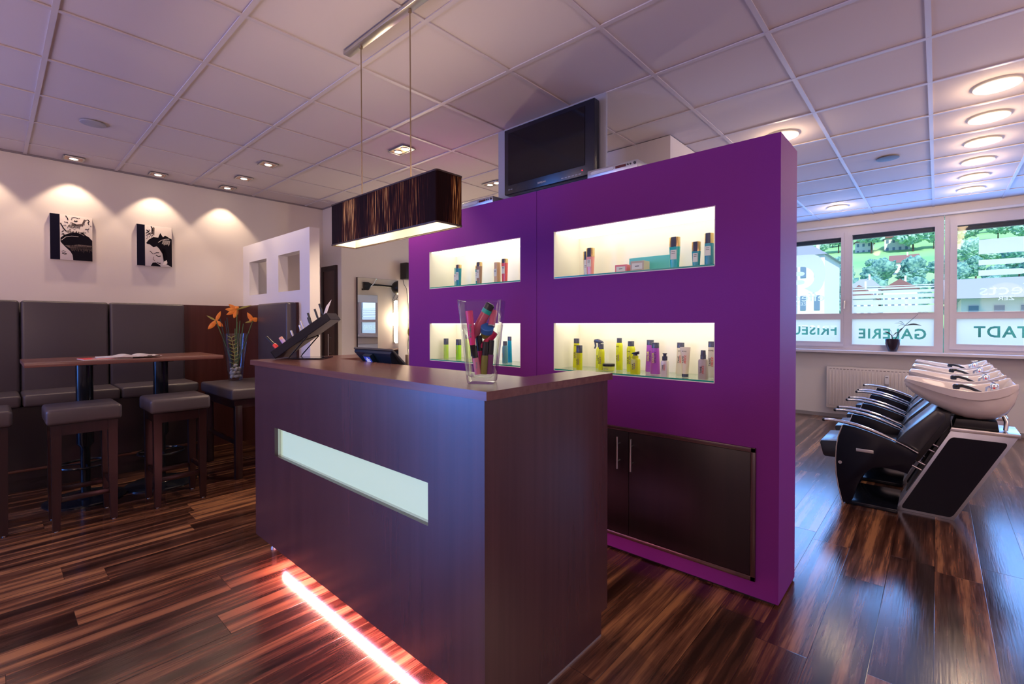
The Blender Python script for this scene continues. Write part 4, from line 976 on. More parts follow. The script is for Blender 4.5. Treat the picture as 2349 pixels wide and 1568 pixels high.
D0, dn = Vector((-2.425, 1.476, 1.1555)), Vector((0, -0.78, -0.62)); du = Vector((0, -0.62, 0.78))*1.0
du = Vector((0, -0.30, 0.45)).normalized(); nn = Vector((1, 0, 0)).cross(du).normalized()
if nn.y > 0: nn = -nn
def qd(bm, c, w, h, t, o_=0.0):
    c = c+nn*o_; R_ = Vector((1, 0, 0))
    loop(bm, [[c-R_*w-du*h, c+R_*w-du*h, c+R_*w+du*h, c-R_*w+du*h], [c-R_*w-du*h+nn*t, c+R_*w-du*h+nn*t, c+R_*w+du*h+nn*t, c-R_*w+du*h+nn*t]])
qd(b, D0, 0.040, 0.030, 0.022); obj('display_case', b, M_TILL, cd, smooth=False)
b = BM(); qd(b, D0, 0.032, 0.024, 0.0012, 0.0221); obj('lit_screen', b, mat('blue_lit_screen', (0.02, 0.04, 0.3), 0.3, emit=(0.03, 0.06, 0.45), es=0.5), cd, smooth=False)
b = BM()
for k, (w, dz) in enumerate(((0.004, 0.014), (0.018, 0.006), (0.016, -0.001), (0.019, -0.008), (0.020, -0.014))): qd(b, D0+du*dz, w, 0.0018 if k else 0.004, 0.0008, 0.0234)
obj('display_symbols', b, mat('white_lit_symbols', (0.8, 0.8, 0.9), 0.4, emit=(0.7, 0.75, 1), es=0.35), cd, smooth=False)
# white flowered tissue bag behind the counter wing
tg = thing('flowered_bowl', 'pale flowered bowl just showing behind the counter, right of the glass vase', 'bowl', (-1.50, 1.64, 0.766))
b = BM(); lathe(b, -1.50, 1.66, [(0.05, 0.766), (0.10, 0.80), (0.155, 0.93), (0.150, 0.935), (0.09, 0.81)], 28, cap1=True); obj('bowl_body', b, M_WHITE, tg)
b = BM(); bmesh.ops.create_icosphere(b, subdivisions=3, radius=1.0, matrix=Matrix.Translation((-1.50, 1.66, 0.96)) @ Matrix.Diagonal((0.13, 0.12, 0.135, 1)))
for v in b.verts: v.co += Vector((1, 1, 1))*0.012*noise.noise(v.co*18)
obj('tissue_filling', b, mat('pale_tissue', (0.75, 0.68, 0.70), 0.7, var=((14, 14, 14), (0.75, 0.60, 0.20), 0.08)), tg)

# ------------------------------------------------------------------ products in the niches
M_YEL = mat('lime_yellow_plastic', (0.62, 0.66, 0.01), 0.32); M_PURP = mat('violet_plastic', (0.34, 0.06, 0.42), 0.32); M_CREAM = mat('cream_plastic', (0.66, 0.58, 0.44), 0.35); M_SLATE = mat('slate_cap', (0.05, 0.055, 0.10), 0.25); M_CLEARB = mat('clear_product', (0.74, 0.70, 0.62), 0.15)
M_GOLD = mat('gold_cap', (0.70, 0.50, 0.22), 0.25, metal=0.8); M_LABEL = mat('pale_label', (0.72, 0.72, 0.66), 0.5)
def product(name, label, x, y, zb, zt, zc, w, body, cap, form='cyl', texts=(), group=None, cat='bottle', depth=None, gold=False, plate=None):
    """zb base, zt top of cap, zc lower edge of cap, w width"""
    t_ = thing(name, label, cat, (x, y, zb), group); r = w/2; sy = (depth or (0.62 if form in ('flare', 'taper') else 1.0))
    b = BM()
    if form == 'cyl': prof = [(r*0.92, zb), (r, zb+0.003), (r, zc-0.018), (r*0.92, zc-0.008), (r*0.78, zc)]; ex = 2.0
    elif form == 'flare': prof = [(r*0.95, zb), (r, zb+0.004), (r*0.74, zc)]; ex = 3.0
    elif form == 'square': prof = [(r*0.95, zb), (r, zb+0.004), (r, zc-0.012), (r*0.9, zc-0.004), (r*0.5, zc)]; ex = 5.0
    elif form == 'taper': prof = [(r*0.76, zb), (r*0.80, zb+0.004), (r, zc)]; ex = 4.0
    elif form == 'straight': prof = [(r*0.97, zb), (r, zb+0.003), (r, zc)]; ex = 2.6
    lathe(b, x, y, prof, 28, 1.0, sy, ex=ex); bo = obj('bottle_body', b, body, t_)
    cr = {'cyl': 0.74, 'flare': 0.74, 'square': 0.5, 'taper': 1.0, 'straight': 1.0}[form]*r
    b = BM(); lathe(b, x, y, [(cr, zc), (cr, zt-0.002), (cr*0.93, zt)], 24, 1.0, sy, ex=ex if form in ('taper', 'flare', 'straight') else 2.0, mi=0)
    if gold:
        for f in b.faces:
            if abs(f.calc_center_median().x-x) > cr*0.5: f.material_index = 1
    obj('cap', b, [cap, M_GOLD], t_)
    yf = y-r*sy
    for (s, dx, zc_, L, h, mm) in texts:
        b = BM(); text_bm(s, (x+dx, yf-0.0006, zc_), L, h, (0, 0, 1), (-1, 0, 0), 0.0008, b); obj('label_print', b, mm, t_, smooth=False)
    if plate:
        z0_, z1_, pw2 = plate; b = BM(); box(b, x-pw2, x+pw2, yf-0.0025, yf+0.004, z0_, z1_); lp = obj('paper_label', b, M_LABEL, t_, smooth=False)
        b = BM()
        for q in (0.80, 0.62): box(b, x-pw2*0.6, x+pw2*0.6, yf-0.0032, yf-0.0024, z0_+(z1_-z0_)*q, z0_+(z1_-z0_)*q+0.0022)
        obj('label_print', b, M_TEXTK, lp, smooth=False)
    return t_
ZL = 1.0545
def kms(t_, x, y, z, w=0.018, m=None):
    b = BM(); text_bm('KMS', (x, y-0.0006, z), w, 0.007, XR, ZU, 0.0008, b); obj('brand_print', b, m or M_TEXTK, t_, smooth=False)
HP = lambda z, s=1.0: (('HAIR', -0.006*s, z, 0.040*s, 0.009*s, M_TEXTK), ('PLAY', 0.006*s, z+0.004, 0.044*s, 0.009*s, M_TEXTP))
t_ = product('shampoo_bottle', 'tall lime-yellow shampoo bottle at the left end of the lower right niche', -1.807, 2.655, ZL, 1.251, 1.219, 0.052, M_YEL, M_SLATE, 'flare', HP(1.14)); kms(t_, -1.807, 2.641, 1.205)
product('spray_bottle', 'short lime-yellow spray with long black cap before the tall shampoo', -1.711, 2.545, ZL, 1.212, 1.164, 0.037, M_YEL, M_SLATE, 'straight', HP(1.105, 0.9))
# trigger spray
ts = thing('trigger_spray', 'lime-yellow bottle with black trigger spray head in the lower right niche', 'spray bottle', (-1.667, 2.715, ZL))
b = BM(); lathe(b, -1.667, 2.715, [(0.022, ZL), (0.0235, ZL+0.004), (0.019, 1.18), (0.012, 1.195)], 24, 1, 0.75, ex=3); obj('bottle_body', b, M_YEL, ts)
b = BM(); lathe(b, -1.667, 2.715, [(0.010, 1.193), (0.010, 1.222)], 14); prism(b, [(-1.705, 1.232), (-1.700, 1.246), (-1.675, 1.249), (-1.645, 1.236), (-1.635, 1.222), (-1.665, 1.221), (-1.700, 1.224)], 'y', 2.705, 2.725, 0, 0.003)
prism(b, [(-1.702, 1.224), (-1.694, 1.224), (-1.692, 1.200), (-1.700, 1.184), (-1.704, 1.186), (-1.698, 1.203)], 'y', 2.709, 2.721); obj('trigger_head', b, M_SLATE, ts)
b = BM(); text_bm('HAIR', (-1.672, 2.6965, 1.125), 0.040, 0.009, (0, 0, 1), (-1, 0, 0), 0.0008, b); obj('label_print', b, M_TEXTK, ts, smooth=False)
t_ = product('hair_spray', 'lime-yellow aerosol with grey cap in front of the trigger spray', -1.600, 2.630, ZL, 1.221, 1.188, 0.042, M_YEL, M_SLATE, 'cyl', HP(1.115))
jr = thing('styling_jar', 'low round lime-yellow jar with black lid in the lower right niche', 'jar', (-1.528, 2.60, ZL))
b = BM(); lathe(b, -1.528, 2.60, [(0.030, ZL), (0.036, ZL+0.004), (0.037, 1.085)], 30); obj('jar_body', b, mat('jar_lime', (0.55, 0.60, 0.10), 0.15), jr)
b = BM(); lathe(b, -1.528, 2.60, [(0.0385, 1.085), (0.0385, 1.099), (0.036, 1.101)], 30); obj('lid', b, M_CAPB, jr)
b = BM(); text_bm('HAIR PLAY', (-1.528, 2.5615, 1.069), 0.042, 0.005, XR, ZU, 0.0008, b); obj('label_print', b, M_TEXTP, jr, smooth=False)
t_ = product('hair_spray', 'tallest slim lime-yellow aerosol with grey cap behind the jar', -1.515, 2.710, ZL, 1.259, 1.228, 0.043, M_YEL, M_SLATE, 'cyl', HP(1.13)); kms(t_, -1.515, 2.688, 1.205)
t_ = product('hair_spray', 'broad lime-yellow aerosol with slate cap behind the pump bottle', -1.404, 2.655, ZL, 1.243, 1.211, 0.052, M_YEL, M_SLATE, 'cyl', HP(1.125, 1.1)); kms(t_, -1.404, 2.628, 1.18)
t_ = product('pump_bottle', 'short lime-yellow pump bottle with black slanted pump', -1.318, 2.545, ZL, 1.172, 1.148, 0.052, M_YEL, M_SLATE, 'square', HP(1.10, 0.85), depth=0.8)
b = BM(); lathe(b, -1.318, 2.545, [(0.0185, 1.140), (0.0185, 1.163)], 20); obj('collar', b, M_YEL, t_)
b = BM(); prism(b, [(-1.339, 1.171), (-1.297, 1.171), (-1.297, 1.188), (-1.330, 1.181)], 'y', 2.532, 2.558, 0, 0.003); obj('pump_head', b, M_CAPB, t_)
CV = (('COLOR', -0.006, 1.150, 0.060, 0.012, M_TEXTY), ('VITALITY', 0.008, 1.152, 0.068, 0.009, M_TEXTK))
product('shampoo_bottle', 'violet shampoo bottle standing behind the other violet one', -1.313, 2.730, ZL, 1.251, 1.219, 0.058, M_PURP, M_SLATE, 'flare', CV)
t_ = product('shampoo_bottle', 'violet shampoo bottle in front, beside the clear pump bottle', -1.231, 2.625, ZL, 1.239, 1.207, 0.058, M_PURP, M_SLATE, 'flare', CV)
TF = lambda z, s=1.0: (('TAME', -0.006*s, z, 0.040*s, 0.010*s, M_TEXTK), ('FRIZZ', 0.006*s, z+0.003, 0.046*s, 0.010*s, M_TEXTR))
t_ = product('pump_bottle', 'small clear pump bottle with grey pump beside the violet shampoo', -1.128, 2.525, ZL, 1.162, 1.147, 0.040, M_CLEARB, M_SLATE, 'square', TF(1.105, 0.75), depth=0.8)
b = BM(); lathe(b, -1.128, 2.525, [(0.014, 1.146), (0.014, 1.168), (0.009, 1.170), (0.009, 1.180), (0.012, 1.181), (0.012, 1.186)], 18); obj('pump_head', b, M_SLATE, t_)
t_ = product('shampoo_bottle', 'cream shampoo bottle with navy cap half hidden behind the tube', -1.120, 2.725, ZL, 1.239, 1.208, 0.055, M_CREAM, M_SLATE, 'flare', TF(1.14)); kms(t_, -1.120, 2.709, 1.19)
hb = thing('hair_tube', 'cream hair tube standing upside down on its navy cap', 'tube', (-1.043, 2.60, ZL))
b = BM(); lathe(b, -1.043, 2.60, [(0.0180, ZL), (0.0185, 1.071)], 22); obj('cap', b, M_SLATE, hb)
b = BM(); rings = []
for q in range(9):
    u = q/8; z = 1.071+(1.220-1.071)*u; rx = 0.0185+(0.0300-0.0185)*u; ry = 0.0185*(1-u)+0.0012
    rings.append([(-1.043+rx*math.cos(2*PI*i/24), 2.60+ry*math.sin(2*PI*i/24), z) for i in range(24)])
loop(b, rings); obj('tube_body', b, M_CREAM, hb)
b = BM(); text_bm('TAME', (-1.050, 2.5855, 1.150), 0.040, 0.010, (0, -0.06, 1), (-1, 0, 0), 0.0008, b); obj('label_print', b, M_TEXTK, hb, smooth=False)
b = BM(); text_bm('FRIZZ', (-1.038, 2.5855, 1.153), 0.046, 0.011, (0, -0.06, 1), (-1, 0, 0), 0.0008, b); obj('label_print', b, M_TEXTR, hb, smooth=False)
b = BM(); text_bm('KMS', (-1.045, 2.592, 1.196), 0.024, 0.007, XR, (0, 0.1, 1), 0.0008, b); obj('brand_print', b, M_TEXTK, hb, smooth=False)
t_ = product('spray_bottle', 'cream spray bottle with ribbed navy nozzle near the right end of the lower right niche', -0.922, 2.540, ZL, 1.176, 1.164, 0.046, mat('taupe_plastic', (0.46, 0.40, 0.34), 0.3), M_SLATE, 'square', TF(1.105, 0.9), depth=0.8)
b = BM(); lathe(b, -0.922, 2.540, [(0.0145, 1.162), (0.0145, 1.182), (0.0135, 1.184), (0.0120, 1.208), (0.011, 1.209)], 20); obj('nozzle', b, M_SLATE, t_)
t_ = product('shampoo_bottle', 'tall cream shampoo bottle with navy cap at the right end of the niche', -0.916, 2.655, ZL, 1.253, 1.222, 0.053, M_CREAM, M_SLATE, 'flare', TF(1.14, 1.1)); kms(t_, -0.916, 2.641, 1.203, 0.026)
# lower left niche
product('tonic_bottle', 'clear green tonic bottle at the left end of the lower left niche', -3.135, 2.630, ZL, 1.225, 1.173, 0.038, mat('pale_green_liquid', (0.42, 0.62, 0.10), 0.15), M_SLATE, 'straight')
product('tonic_bottle', 'bright green tonic bottle in the lower left niche, beside the glass vase', -2.956, 2.614, ZL, 1.223, 1.175, 0.042, mat('bright_green_liquid', (0.30, 0.62, 0.02), 0.15), M_SLATE, 'straight', (('cut', -0.008, 1.12, 0.03, 0.007, M_TEXTR),))
product('shampoo_bottle', 'yellow-green shampoo bottle behind the bright green tonic', -2.985, 2.745, ZL, 1.259, 1.224, 0.042, mat('yellow_green_plastic', (0.52, 0.68, 0.02), 0.3), M_SLATE, 'straight')
product('shampoo_bottle', 'small red bottle hidden behind the left side of the square vase', -2.82, 2.66, ZL, 1.12, 1.10, 0.03, mat('red_plastic', (0.6, 0.03, 0.04), 0.3), M_SLATE, 'straight')
product('hair_spray', 'grey-blue aerosol right of the square vase', -2.399, 2.583, ZL, 1.221, 1.189, 0.043, mat('grey_blue_plastic', (0.10, 0.26, 0.33), 0.35), M_SLATE, 'cyl', (('style', -0.008, 1.115, 0.03, 0.007, mat('orange_print', (0.9, 0.25, 0.03), 0.5)),))
product('shampoo_bottle', 'bright blue bottle behind the grey-blue aerosol', -2.428, 2.665, ZL, 1.253, 1.222, 0.043, mat('bright_blue_plastic', (0.0, 0.26, 0.46), 0.3), M_SLATE, 'flare')
# upper right niche
ZU_L = 1.6575
M_TEALB = mat('teal_product', (0.02, 0.42, 0.45), 0.2); M_TEALD = mat('deep_teal_product', (0.02, 0.30, 0.36), 0.25)
product('serum_bottle', 'pale cream bottle with gold cap left of the pink one', -1.733, 2.665, ZU_L, 1.830, 1.774, 0.046, mat('cream_liquid', (0.66, 0.60, 0.42), 0.2), M_SLATE, 'taper', gold=True, plate=(1.69, 1.745, 0.012))
product('serum_bottle', 'pink bottle with dark gold-sided cap in the upper right niche', -1.676, 2.620, ZU_L, 1.841, 1.784, 0.053, mat('salmon_liquid', (0.85, 0.33, 0.30), 0.2), M_SLATE, 'taper', gold=True, plate=(1.72, 1.765, 0.014))
def carton(label, x0, x1, y0, y1, z1, m, lab):
    t_ = thing('product_box', label, 'box', ((x0+x1)/2, (y0+y1)/2, ZU_L))
    b = BM(); box(b, x0, x1, y0, y1, ZU_L, z1, 0.001); bo = obj('carton', b, m, t_, smooth=False)
    if lab:
        w = (x1-x0); b = BM(); box(b, x0+w*0.12, x1-w*0.12, y0-0.001, y0, ZU_L+(z1-ZU_L)*0.25, ZU_L+(z1-ZU_L)*0.80); lb = obj('paper_label', b, M_LABEL, t_, smooth=False)
        b = BM(); box(b, (x0+x1)/2-w*0.15, (x0+x1)/2+w*0.15, y0-0.0018, y0-0.001, ZU_L+(z1-ZU_L)*0.5, ZU_L+(z1-ZU_L)*0.56); obj('label_print', b, M_TEXTK, lb, smooth=False)
    return t_
carton('small pink carton with pale label in the upper right niche', -1.485, -1.405, 2.60, 2.67, 1.712, mat('pink_card', (0.80, 0.22, 0.26), 0.45), True)
carton('small grey-beige carton with pale label beside the pink one', -1.372, -1.285, 2.585, 2.66, 1.724, mat('beige_card', (0.52, 0.46, 0.36), 0.45), True)
carton('wide flat teal carton standing behind the two small ones', -1.452, -1.188, 2.72, 2.752, 1.763, mat('teal_card', (0.10, 0.48, 0.52), 0.4), False)
product('serum_bottle', 'large turquoise bottle with dark cap beside the teal carton', -1.113, 2.620, ZU_L, 1.842, 1.786, 0.058, M_TEALB, M_SLATE, 'taper', gold=True, plate=(1.715, 1.768, 0.017))
product('serum_bottle', 'shorter teal bottle left of the tall one at the right end', -0.991, 2.620, ZU_L, 1.802, 1.749, 0.045, M_TEALD, M_SLATE, 'taper', gold=True, plate=(1.69, 1.738, 0.013))
product('shampoo_bottle', 'tall teal bottle at the right end of the upper right niche', -0.928, 2.640, ZU_L, 1.843, 1.787, 0.046, mat('grey_teal_product', (0.05, 0.30, 0.40), 0.3), M_SLATE, 'straight', gold=True, plate=(1.72, 1.77, 0.015))
# upper left niche
product('hair_tube', 'pale green tube behind the blue bottle in the upper left niche', -3.028, 2.660, ZU_L, 1.826, 1.80, 0.040, mat('pale_green_plastic', (0.22, 0.52, 0.40), 0.35), mat('pale_green_cap', (0.22, 0.52, 0.40), 0.35), 'straight', plate=(1.71, 1.77, 0.013), cat='tube')
product('serum_bottle', 'blue bottle with gold-sided cap in the upper left niche', -2.960, 2.620, ZU_L, 1.841, 1.810, 0.051, mat('petrol_product', (0.02, 0.25, 0.33), 0.25), M_SLATE, 'taper', gold=True, plate=(1.715, 1.78, 0.014))
product('serum_bottle', 'slim teal bottle behind the bronze one in the upper left niche', -2.778, 2.665, ZU_L, 1.825, 1.794, 0.040, M_TEALD, M_GOLD, 'taper', plate=(1.70, 1.77, 0.013))
product('serum_bottle', 'bronze brown bottle with blue and gold cap in the upper left niche', -2.713, 2.620, ZU_L, 1.841, 1.808, 0.050, mat('bronze_product', (0.32, 0.19, 0.13), 0.3), M_SLATE, 'taper', gold=True, plate=(1.715, 1.78, 0.012))
t_ = product('hair_tube', 'beige tube standing upside down in the upper left niche', -2.513, 2.620, ZU_L+0.008, 1.822, 1.80, 0.046, mat('beige_product', (0.62, 0.42, 0.25), 0.35), mat('beige_end', (0.62, 0.42, 0.25), 0.35), 'straight', plate=(1.715, 1.77, 0.014), cat='tube')
b = BM(); lathe(b, -2.513, 2.62, [(0.016, ZU_L), (0.016, ZU_L+0.008)], 18); obj('foot_cap', b, M_SLATE, t_)
product('serum_bottle', 'coral red bottle with gold-sided cap, rightmost in the upper left niche', -2.437, 2.620, ZU_L, 1.842, 1.810, 0.052, mat('coral_product', (0.72, 0.10, 0.10), 0.25), M_SLATE, 'taper', gold=True, plate=(1.73, 1.785, 0.014))

# ------------------------------------------------------------------ wash stations
def wash_station(label):
    YC = 4.57
    t_ = thing('wash_station', label, 'wash station', (0, YC, 0), 'backwash chairs in a row below the windows')
    side = [(-0.516, 0.012), (-0.540, 0.12), (-0.556, 0.22), (-0.560, 0.32), (-0.556, 0.42), (-0.545, 0.50), (-0.517, 0.592), (-0.45, 0.585), (-0.365, 0.562), (-0.28, 0.532), (-0.213, 0.505), (-0.15, 0.475), (-0.092, 0.440),
            (-0.115, 0.38), (-0.145, 0.300), (-0.20, 0.312), (-0.28, 0.318), (-0.345, 0.300), (-0.395, 0.24), (-0.43, 0.15), (-0.455, 0.05), (-0.475, 0.012)]
    for s, (ya, yb) in ((-1, (4.283, 4.312)), (1, (4.828, 4.857))):
        b = BM(); prism(b, side, 'y', ya, yb, 0, 0.003); sp = obj('side_panel', b, M_PIANO, t_)
        yo = ya-0.002 if s < 0 else yb+0.002
        b = BM(); tube(b, [(p[0]-0.003, yo, p[1]) for p in side[:7]], 0.0045, 8); tube(b, [(-0.516, yo, 0.0), (-0.516, yo, 0.015)], 0.009, 8); obj('edge_trim', b, M_CHROME, sp)
        b = BM(); ym = (ya+yb)/2
        tube(b, [(-0.641, ym, 0.613), (-0.58, ym, 0.617), (-0.515, ym, 0.612), (-0.44, ym, 0.600), (-0.365, ym, 0.579), (-0.29, ym, 0.552), (-0.213, ym, 0.520)], [0.011, 0.011, 0.012, 0.012, 0.011, 0.009, 0.006], 10)
        tube(b, [(-0.225, ym, 0.522), (-0.15, ym, 0.486), (-0.091, ym, 0.452)], 0.005, 8)
        obj('armrest', b, M_CHROME, t_)
        b = BM(); bmesh.ops.create_uvsphere(b, u_segments=10, v_segments=8, radius=0.013, matrix=Matrix.Translation((-0.643, ym, 0.612))); obj('armrest_tip', b, M_BLACK, t_)
    b = BM(); box(b, -0.438, -0.335, 4.2805, 4.2835, 0.407, 0.430, 0.001); box(b, -0.43, -0.343, 4.2798, 4.2806, 0.4125, 0.4245); np_ = obj('name_plate', b, M_STEEL, t_)
    b = BM(); rings = [[(-0.535+r*math.cos(2*PI*i/16), yy, 0.308+r*math.sin(2*PI*i/16)) for i in range(16)] for r, yy in ((0.012, 4.283), (0.012, 4.279), (0.006, 4.279), (0.006, 4.276))]; loop(b, rings); obj('bolt_cap', b, M_STEEL, t_)
    b = BM(); prism(b, [(-0.674, 0.425), (-0.668, 0.441), (-0.57, 0.452), (-0.54, 0.44), (-0.55, 0.325), (-0.64, 0.322), (-0.652, 0.335)], 'y', 4.335, 4.81, 0, 0.008); obj('leg_rest', b, M_VINYL, t_)
    b = BM(); box(b, -0.545, -0.17, 4.318, 4.822, 0.36, 0.465, 0.02, 3); obj('seat', b, M_VINYL, t_)
    b = BM(); prism(b, [(-0.235, 0.44), (-0.205, 0.520), (-0.16, 0.585), (-0.01, 0.755), (0.004, 0.762), (0.020, 0.752), (0.045, 0.742), (0.050, 0.70), (-0.10, 0.42), (-0.19, 0.36)], 'y', 4.325, 4.815, 0, 0.007); obj('backrest', b, M_VINYL, t_)
    b = BM(); prism(b, [(0.0, 0.757), (0.075, 0.742), (0.068, 0.66), (-0.09, 0.385), (-0.13, 0.40), (0.02, 0.68)], 'y', 4.33, 4.81, 0, 0.006); obj('back_shell', b, M_BLACK, t_)
    b = BM(); box(b, -0.505, -0.20, 4.30, 4.84, 0.0, 0.028, 0.004); obj('floor_plate', b, M_BLACKM, t_)
    # sloping base with dark inset
    o_ = [(-0.216, 0.0), (0.096, 0.0), (0.392, 0.612), (0.074, 0.612)]
    b = BM(); prism(b, o_, 'y', 4.410, 4.730, 0, 0.002); obj('base_frame', b, M_ALU, t_)
    def lerp(a, c, u): return (a[0]+(c[0]-a[0])*u, a[1]+(c[1]-a[1])*u)
    def bil(u, v): return lerp(lerp(o_[0], o_[1], u), lerp(o_[3], o_[2], u), v)
    pts = []
    for cu, cv, a0 in ((0.88, 0.89, 0), (0.12, 0.89, PI/2), (0.12, 0.075, PI), (0.88, 0.075, 3*PI/2)):
        for i in range(5):
            a = a0+PI/2*i/4; pts.append(bil(cu+0.055*math.cos(a), cv+0.045*math.sin(a)))
    for ya, yb in ((4.4065, 4.4105), (4.7295, 4.7335)):
        b = BM(); prism(b, pts, 'y', ya, yb); obj('inset_panel', b, M_PIANO, t_, smooth=False)
    b = BM(); prism(b, [(0.068, 0.612), (0.404, 0.612), (0.404, 0.636), (0.078, 0.640)], 'y', 4.405, 4.737, 0, 0.004); obj('top_plate', b, M_STEEL, t_)
    b = BM(); prism(b, [(0.085, 0.640), (0.31, 0.638), (0.30, 0.70), (0.10, 0.70)], 'y', 4.44, 4.70, 0, 0.008); obj('basin_mount', b, M_BLACK, t_)
    for z, x in ((0.30, -0.062), (0.34, -0.042), (0.44, 0.008), (0.48, 0.028)):
        for yy in (4.45, 4.69):
            b = BM(); tube(b, [(x-0.07, yy, z+0.03), (x+0.02, yy, z-0.012)], 0.007, 8); obj('tilt_rod', b, M_CHROME, t_)
    b = BM(); prism(b, [(-0.16, 0.13), (-0.13, 0.12), (0.10, 0.62), (0.06, 0.64)], 'y', 4.47, 4.67, 0, 0.004); obj('carriage', b, M_DKGREY, t_)
    # ceramic basin
    st_ = [(-0.176, 0.095, 0.938, 0.925, 0.932), (-0.166, 0.125, 0.954, 0.885, 0.922), (-0.13, 0.160, 0.951, 0.850, 0.908), (-0.07, 0.195, 0.940, 0.805, 0.880), (0.0, 0.225, 0.925, 0.765, 0.840), (0.08, 0.248, 0.912, 0.722, 0.800),
           (0.15, 0.258, 0.905, 0.703, 0.775), (0.22, 0.262, 0.905, 0.700, 0.765), (0.29, 0.262, 0.925, 0.708, 0.775), (0.34, 0.258, 0.950, 0.745, 0.80), (0.372, 0.248, 0.965, 0.81, 0.93), (0.385, 0.235, 0.966, 0.87, 0.962), (0.390, 0.22, 0.955, 0.92, 0.952)]
    rings = []
    for x, hw, zr, zb_, zi in st_:
        ring = []; H_ = zr-zb_; k = min(1, H_/0.2)
        def curve(h, ztop, zbot, m):
            out = []
            for i in range(m+1):
                a = PI*i/m; c, s = math.cos(a), math.sin(a)
                out.append((h*math.copysign(abs(c)**0.62, c), ztop-(ztop-zbot)*abs(s)**0.75))
            return out
        o1 = [(hw, zr-0.004), (hw*1.005, zr-0.055*k)] + [(p[0]*0.972, p[1]) for p in curve(hw, zr-0.064*k, zb_, 14)] + [(-hw*1.005, zr-0.055*k), (-hw, zr-0.004)]
        hi = max(hw-0.024, 0.01)
        i1 = [(-hw+0.008, zr), (-hi, zr-0.004)] + [(-p[0]*0.97, p[1]) for p in curve(hi, zr-0.012, min(zi, zr-0.013), 14)] + [(hi, zr-0.004), (hw-0.008, zr)]
        for yy, zz in o1+i1: ring.append((x, YC-yy, zz))
        rings.append(ring)
    b = BM(); loop(b, rings); obj('basin', b, M_CERAM, t_)
    b = BM(); tube(b, [(0.098, 4.40, 0.925), (0.13, 4.395, 0.930), (0.17, 4.385, 0.918), (0.215, 4.38, 0.895), (0.25, 4.39, 0.86)], [0.012, 0.012, 0.010, 0.009, 0.008], 10)
    hs = obj('shower_handset', b, M_BLACK, t_)
    b = BM(); lathe(b, 0.100, 4.40, [(0.017, 0.905), (0.019, 0.915), (0.019, 0.930), (0.012, 0.938)], 16); obj('shower_head', b, M_BLACKM, hs)
    b = BM(); box(b, 0.262, 0.302, 4.37, 4.41, 0.90, 0.955, 0.008, 3); tube(b, [(0.262, 4.39, 0.935), (0.245, 4.39, 0.925), (0.242, 4.39, 0.885)], 0.008, 8); tube(b, [(0.285, 4.39, 0.955), (0.255, 4.39, 0.972), (0.30, 4.39, 0.978)], 0.007, 8)
    tp = obj('mixer_tap', b, M_CHROME, t_)
    b = BM(); box(b, 0.274, 0.284, 4.3675, 4.370, 0.925, 0.933); obj('hot_mark', b, M_TEXTR, tp, smooth=False)
    b = BM(); tube(b, [(0.33, 4.50, 0.74), (0.345, 4.48, 0.70), (0.34, 4.47, 0.645)], 0.012, 10); tube(b, [(0.33, 4.60, 0.74), (0.35, 4.60, 0.69), (0.35, 4.58, 0.645)], 0.010, 8); obj('drain_hose', b, M_STEEL, t_)
    return t_
ws = wash_station('black backwash chair with white basin, nearest of the four')
for k, s in enumerate(('second', 'third', 'fourth')):
    dup(ws, (0, 4.57+0.722*(k+1), 0), 'black backwash chair with white basin, %s from the camera%s' % (s, ', nearest the window wall' if k == 2 else ''))

# radiator
rd = thing('radiator', 'cream ribbed panel radiator under the middle window', 'radiator', (-0.4, 8.1, 0.15))
b = BM(); box(b, -1.177, 0.43, 8.062, 8.15, 0.150, 0.738, 0.006); obj('radiator_body', b, M_RAD, rd)
b = BM(); x = -1.145
while x < 0.41:
    box(b, x, x+0.024, 8.053, 8.066, 0.185, 0.690, 0.006, 2); x += 0.0405
obj('front_ribs', b, M_RAD, rd)
b = BM(); x = -1.14
while x < 0.41: box(b, x, x+0.026, 8.0615, 8.063, 0.703, 0.710); x += 0.0405
obj('vent_slots', b, mat('dark_slot', (0.12, 0.09, 0.08), 0.7), rd, smooth=False)
b = BM(); box(b, -0.515, -0.470, 8.025, 8.056, 0.535, 0.650, 0.006); hc_ = obj('heat_meter', b, M_WHITE, rd)
b = BM(); box(b, -0.508, -0.480, 8.022, 8.026, 0.622, 0.632); obj('meter_window', b, M_DKGREY, hc_, smooth=False)

# orchid on the sill
oc = thing('potted_orchid', 'leafless orchid in a glossy dark pot on the sill below the middle window', 'potted plant', (-0.44, 8.07, 0.975))
px, py, pz = -0.44, 8.085, 0.9755
b = BM(); lathe(b, px, py, [(0.045, pz), (0.05, pz+0.01), (0.078, pz+0.10), (0.088, pz+0.168), (0.080, pz+0.166), (0.075, pz+0.15)], 28); obj('pot', b, mat('dark_gloss_pot', (0.030, 0.018, 0.030), 0.08, coat=0.6), oc)
b = BM(); lathe(b, px, py, [(0.079, pz+0.150), (0.04, pz+0.162), (0.01, pz+0.165)], 20); obj('potting_bark', b, mat('bark', (0.05, 0.03, 0.02), 0.9), oc)
M_ORC = mat('dark_orchid_leaf', (0.030, 0.040, 0.045), 0.5)
b = BM(); tube(b, [(px+0.02, py, pz+0.15), (px+0.07, py, pz+0.26), (px+0.12, py, pz+0.34), (px+0.255, py-0.01, pz+0.495)], [0.005, 0.004, 0.0035, 0.002], 7); tube(b, [(px+0.0, py, pz+0.15), (px-0.01, py, pz+0.22)], 0.006, 7); obj('stem', b, M_ORC, oc)
b = BM()
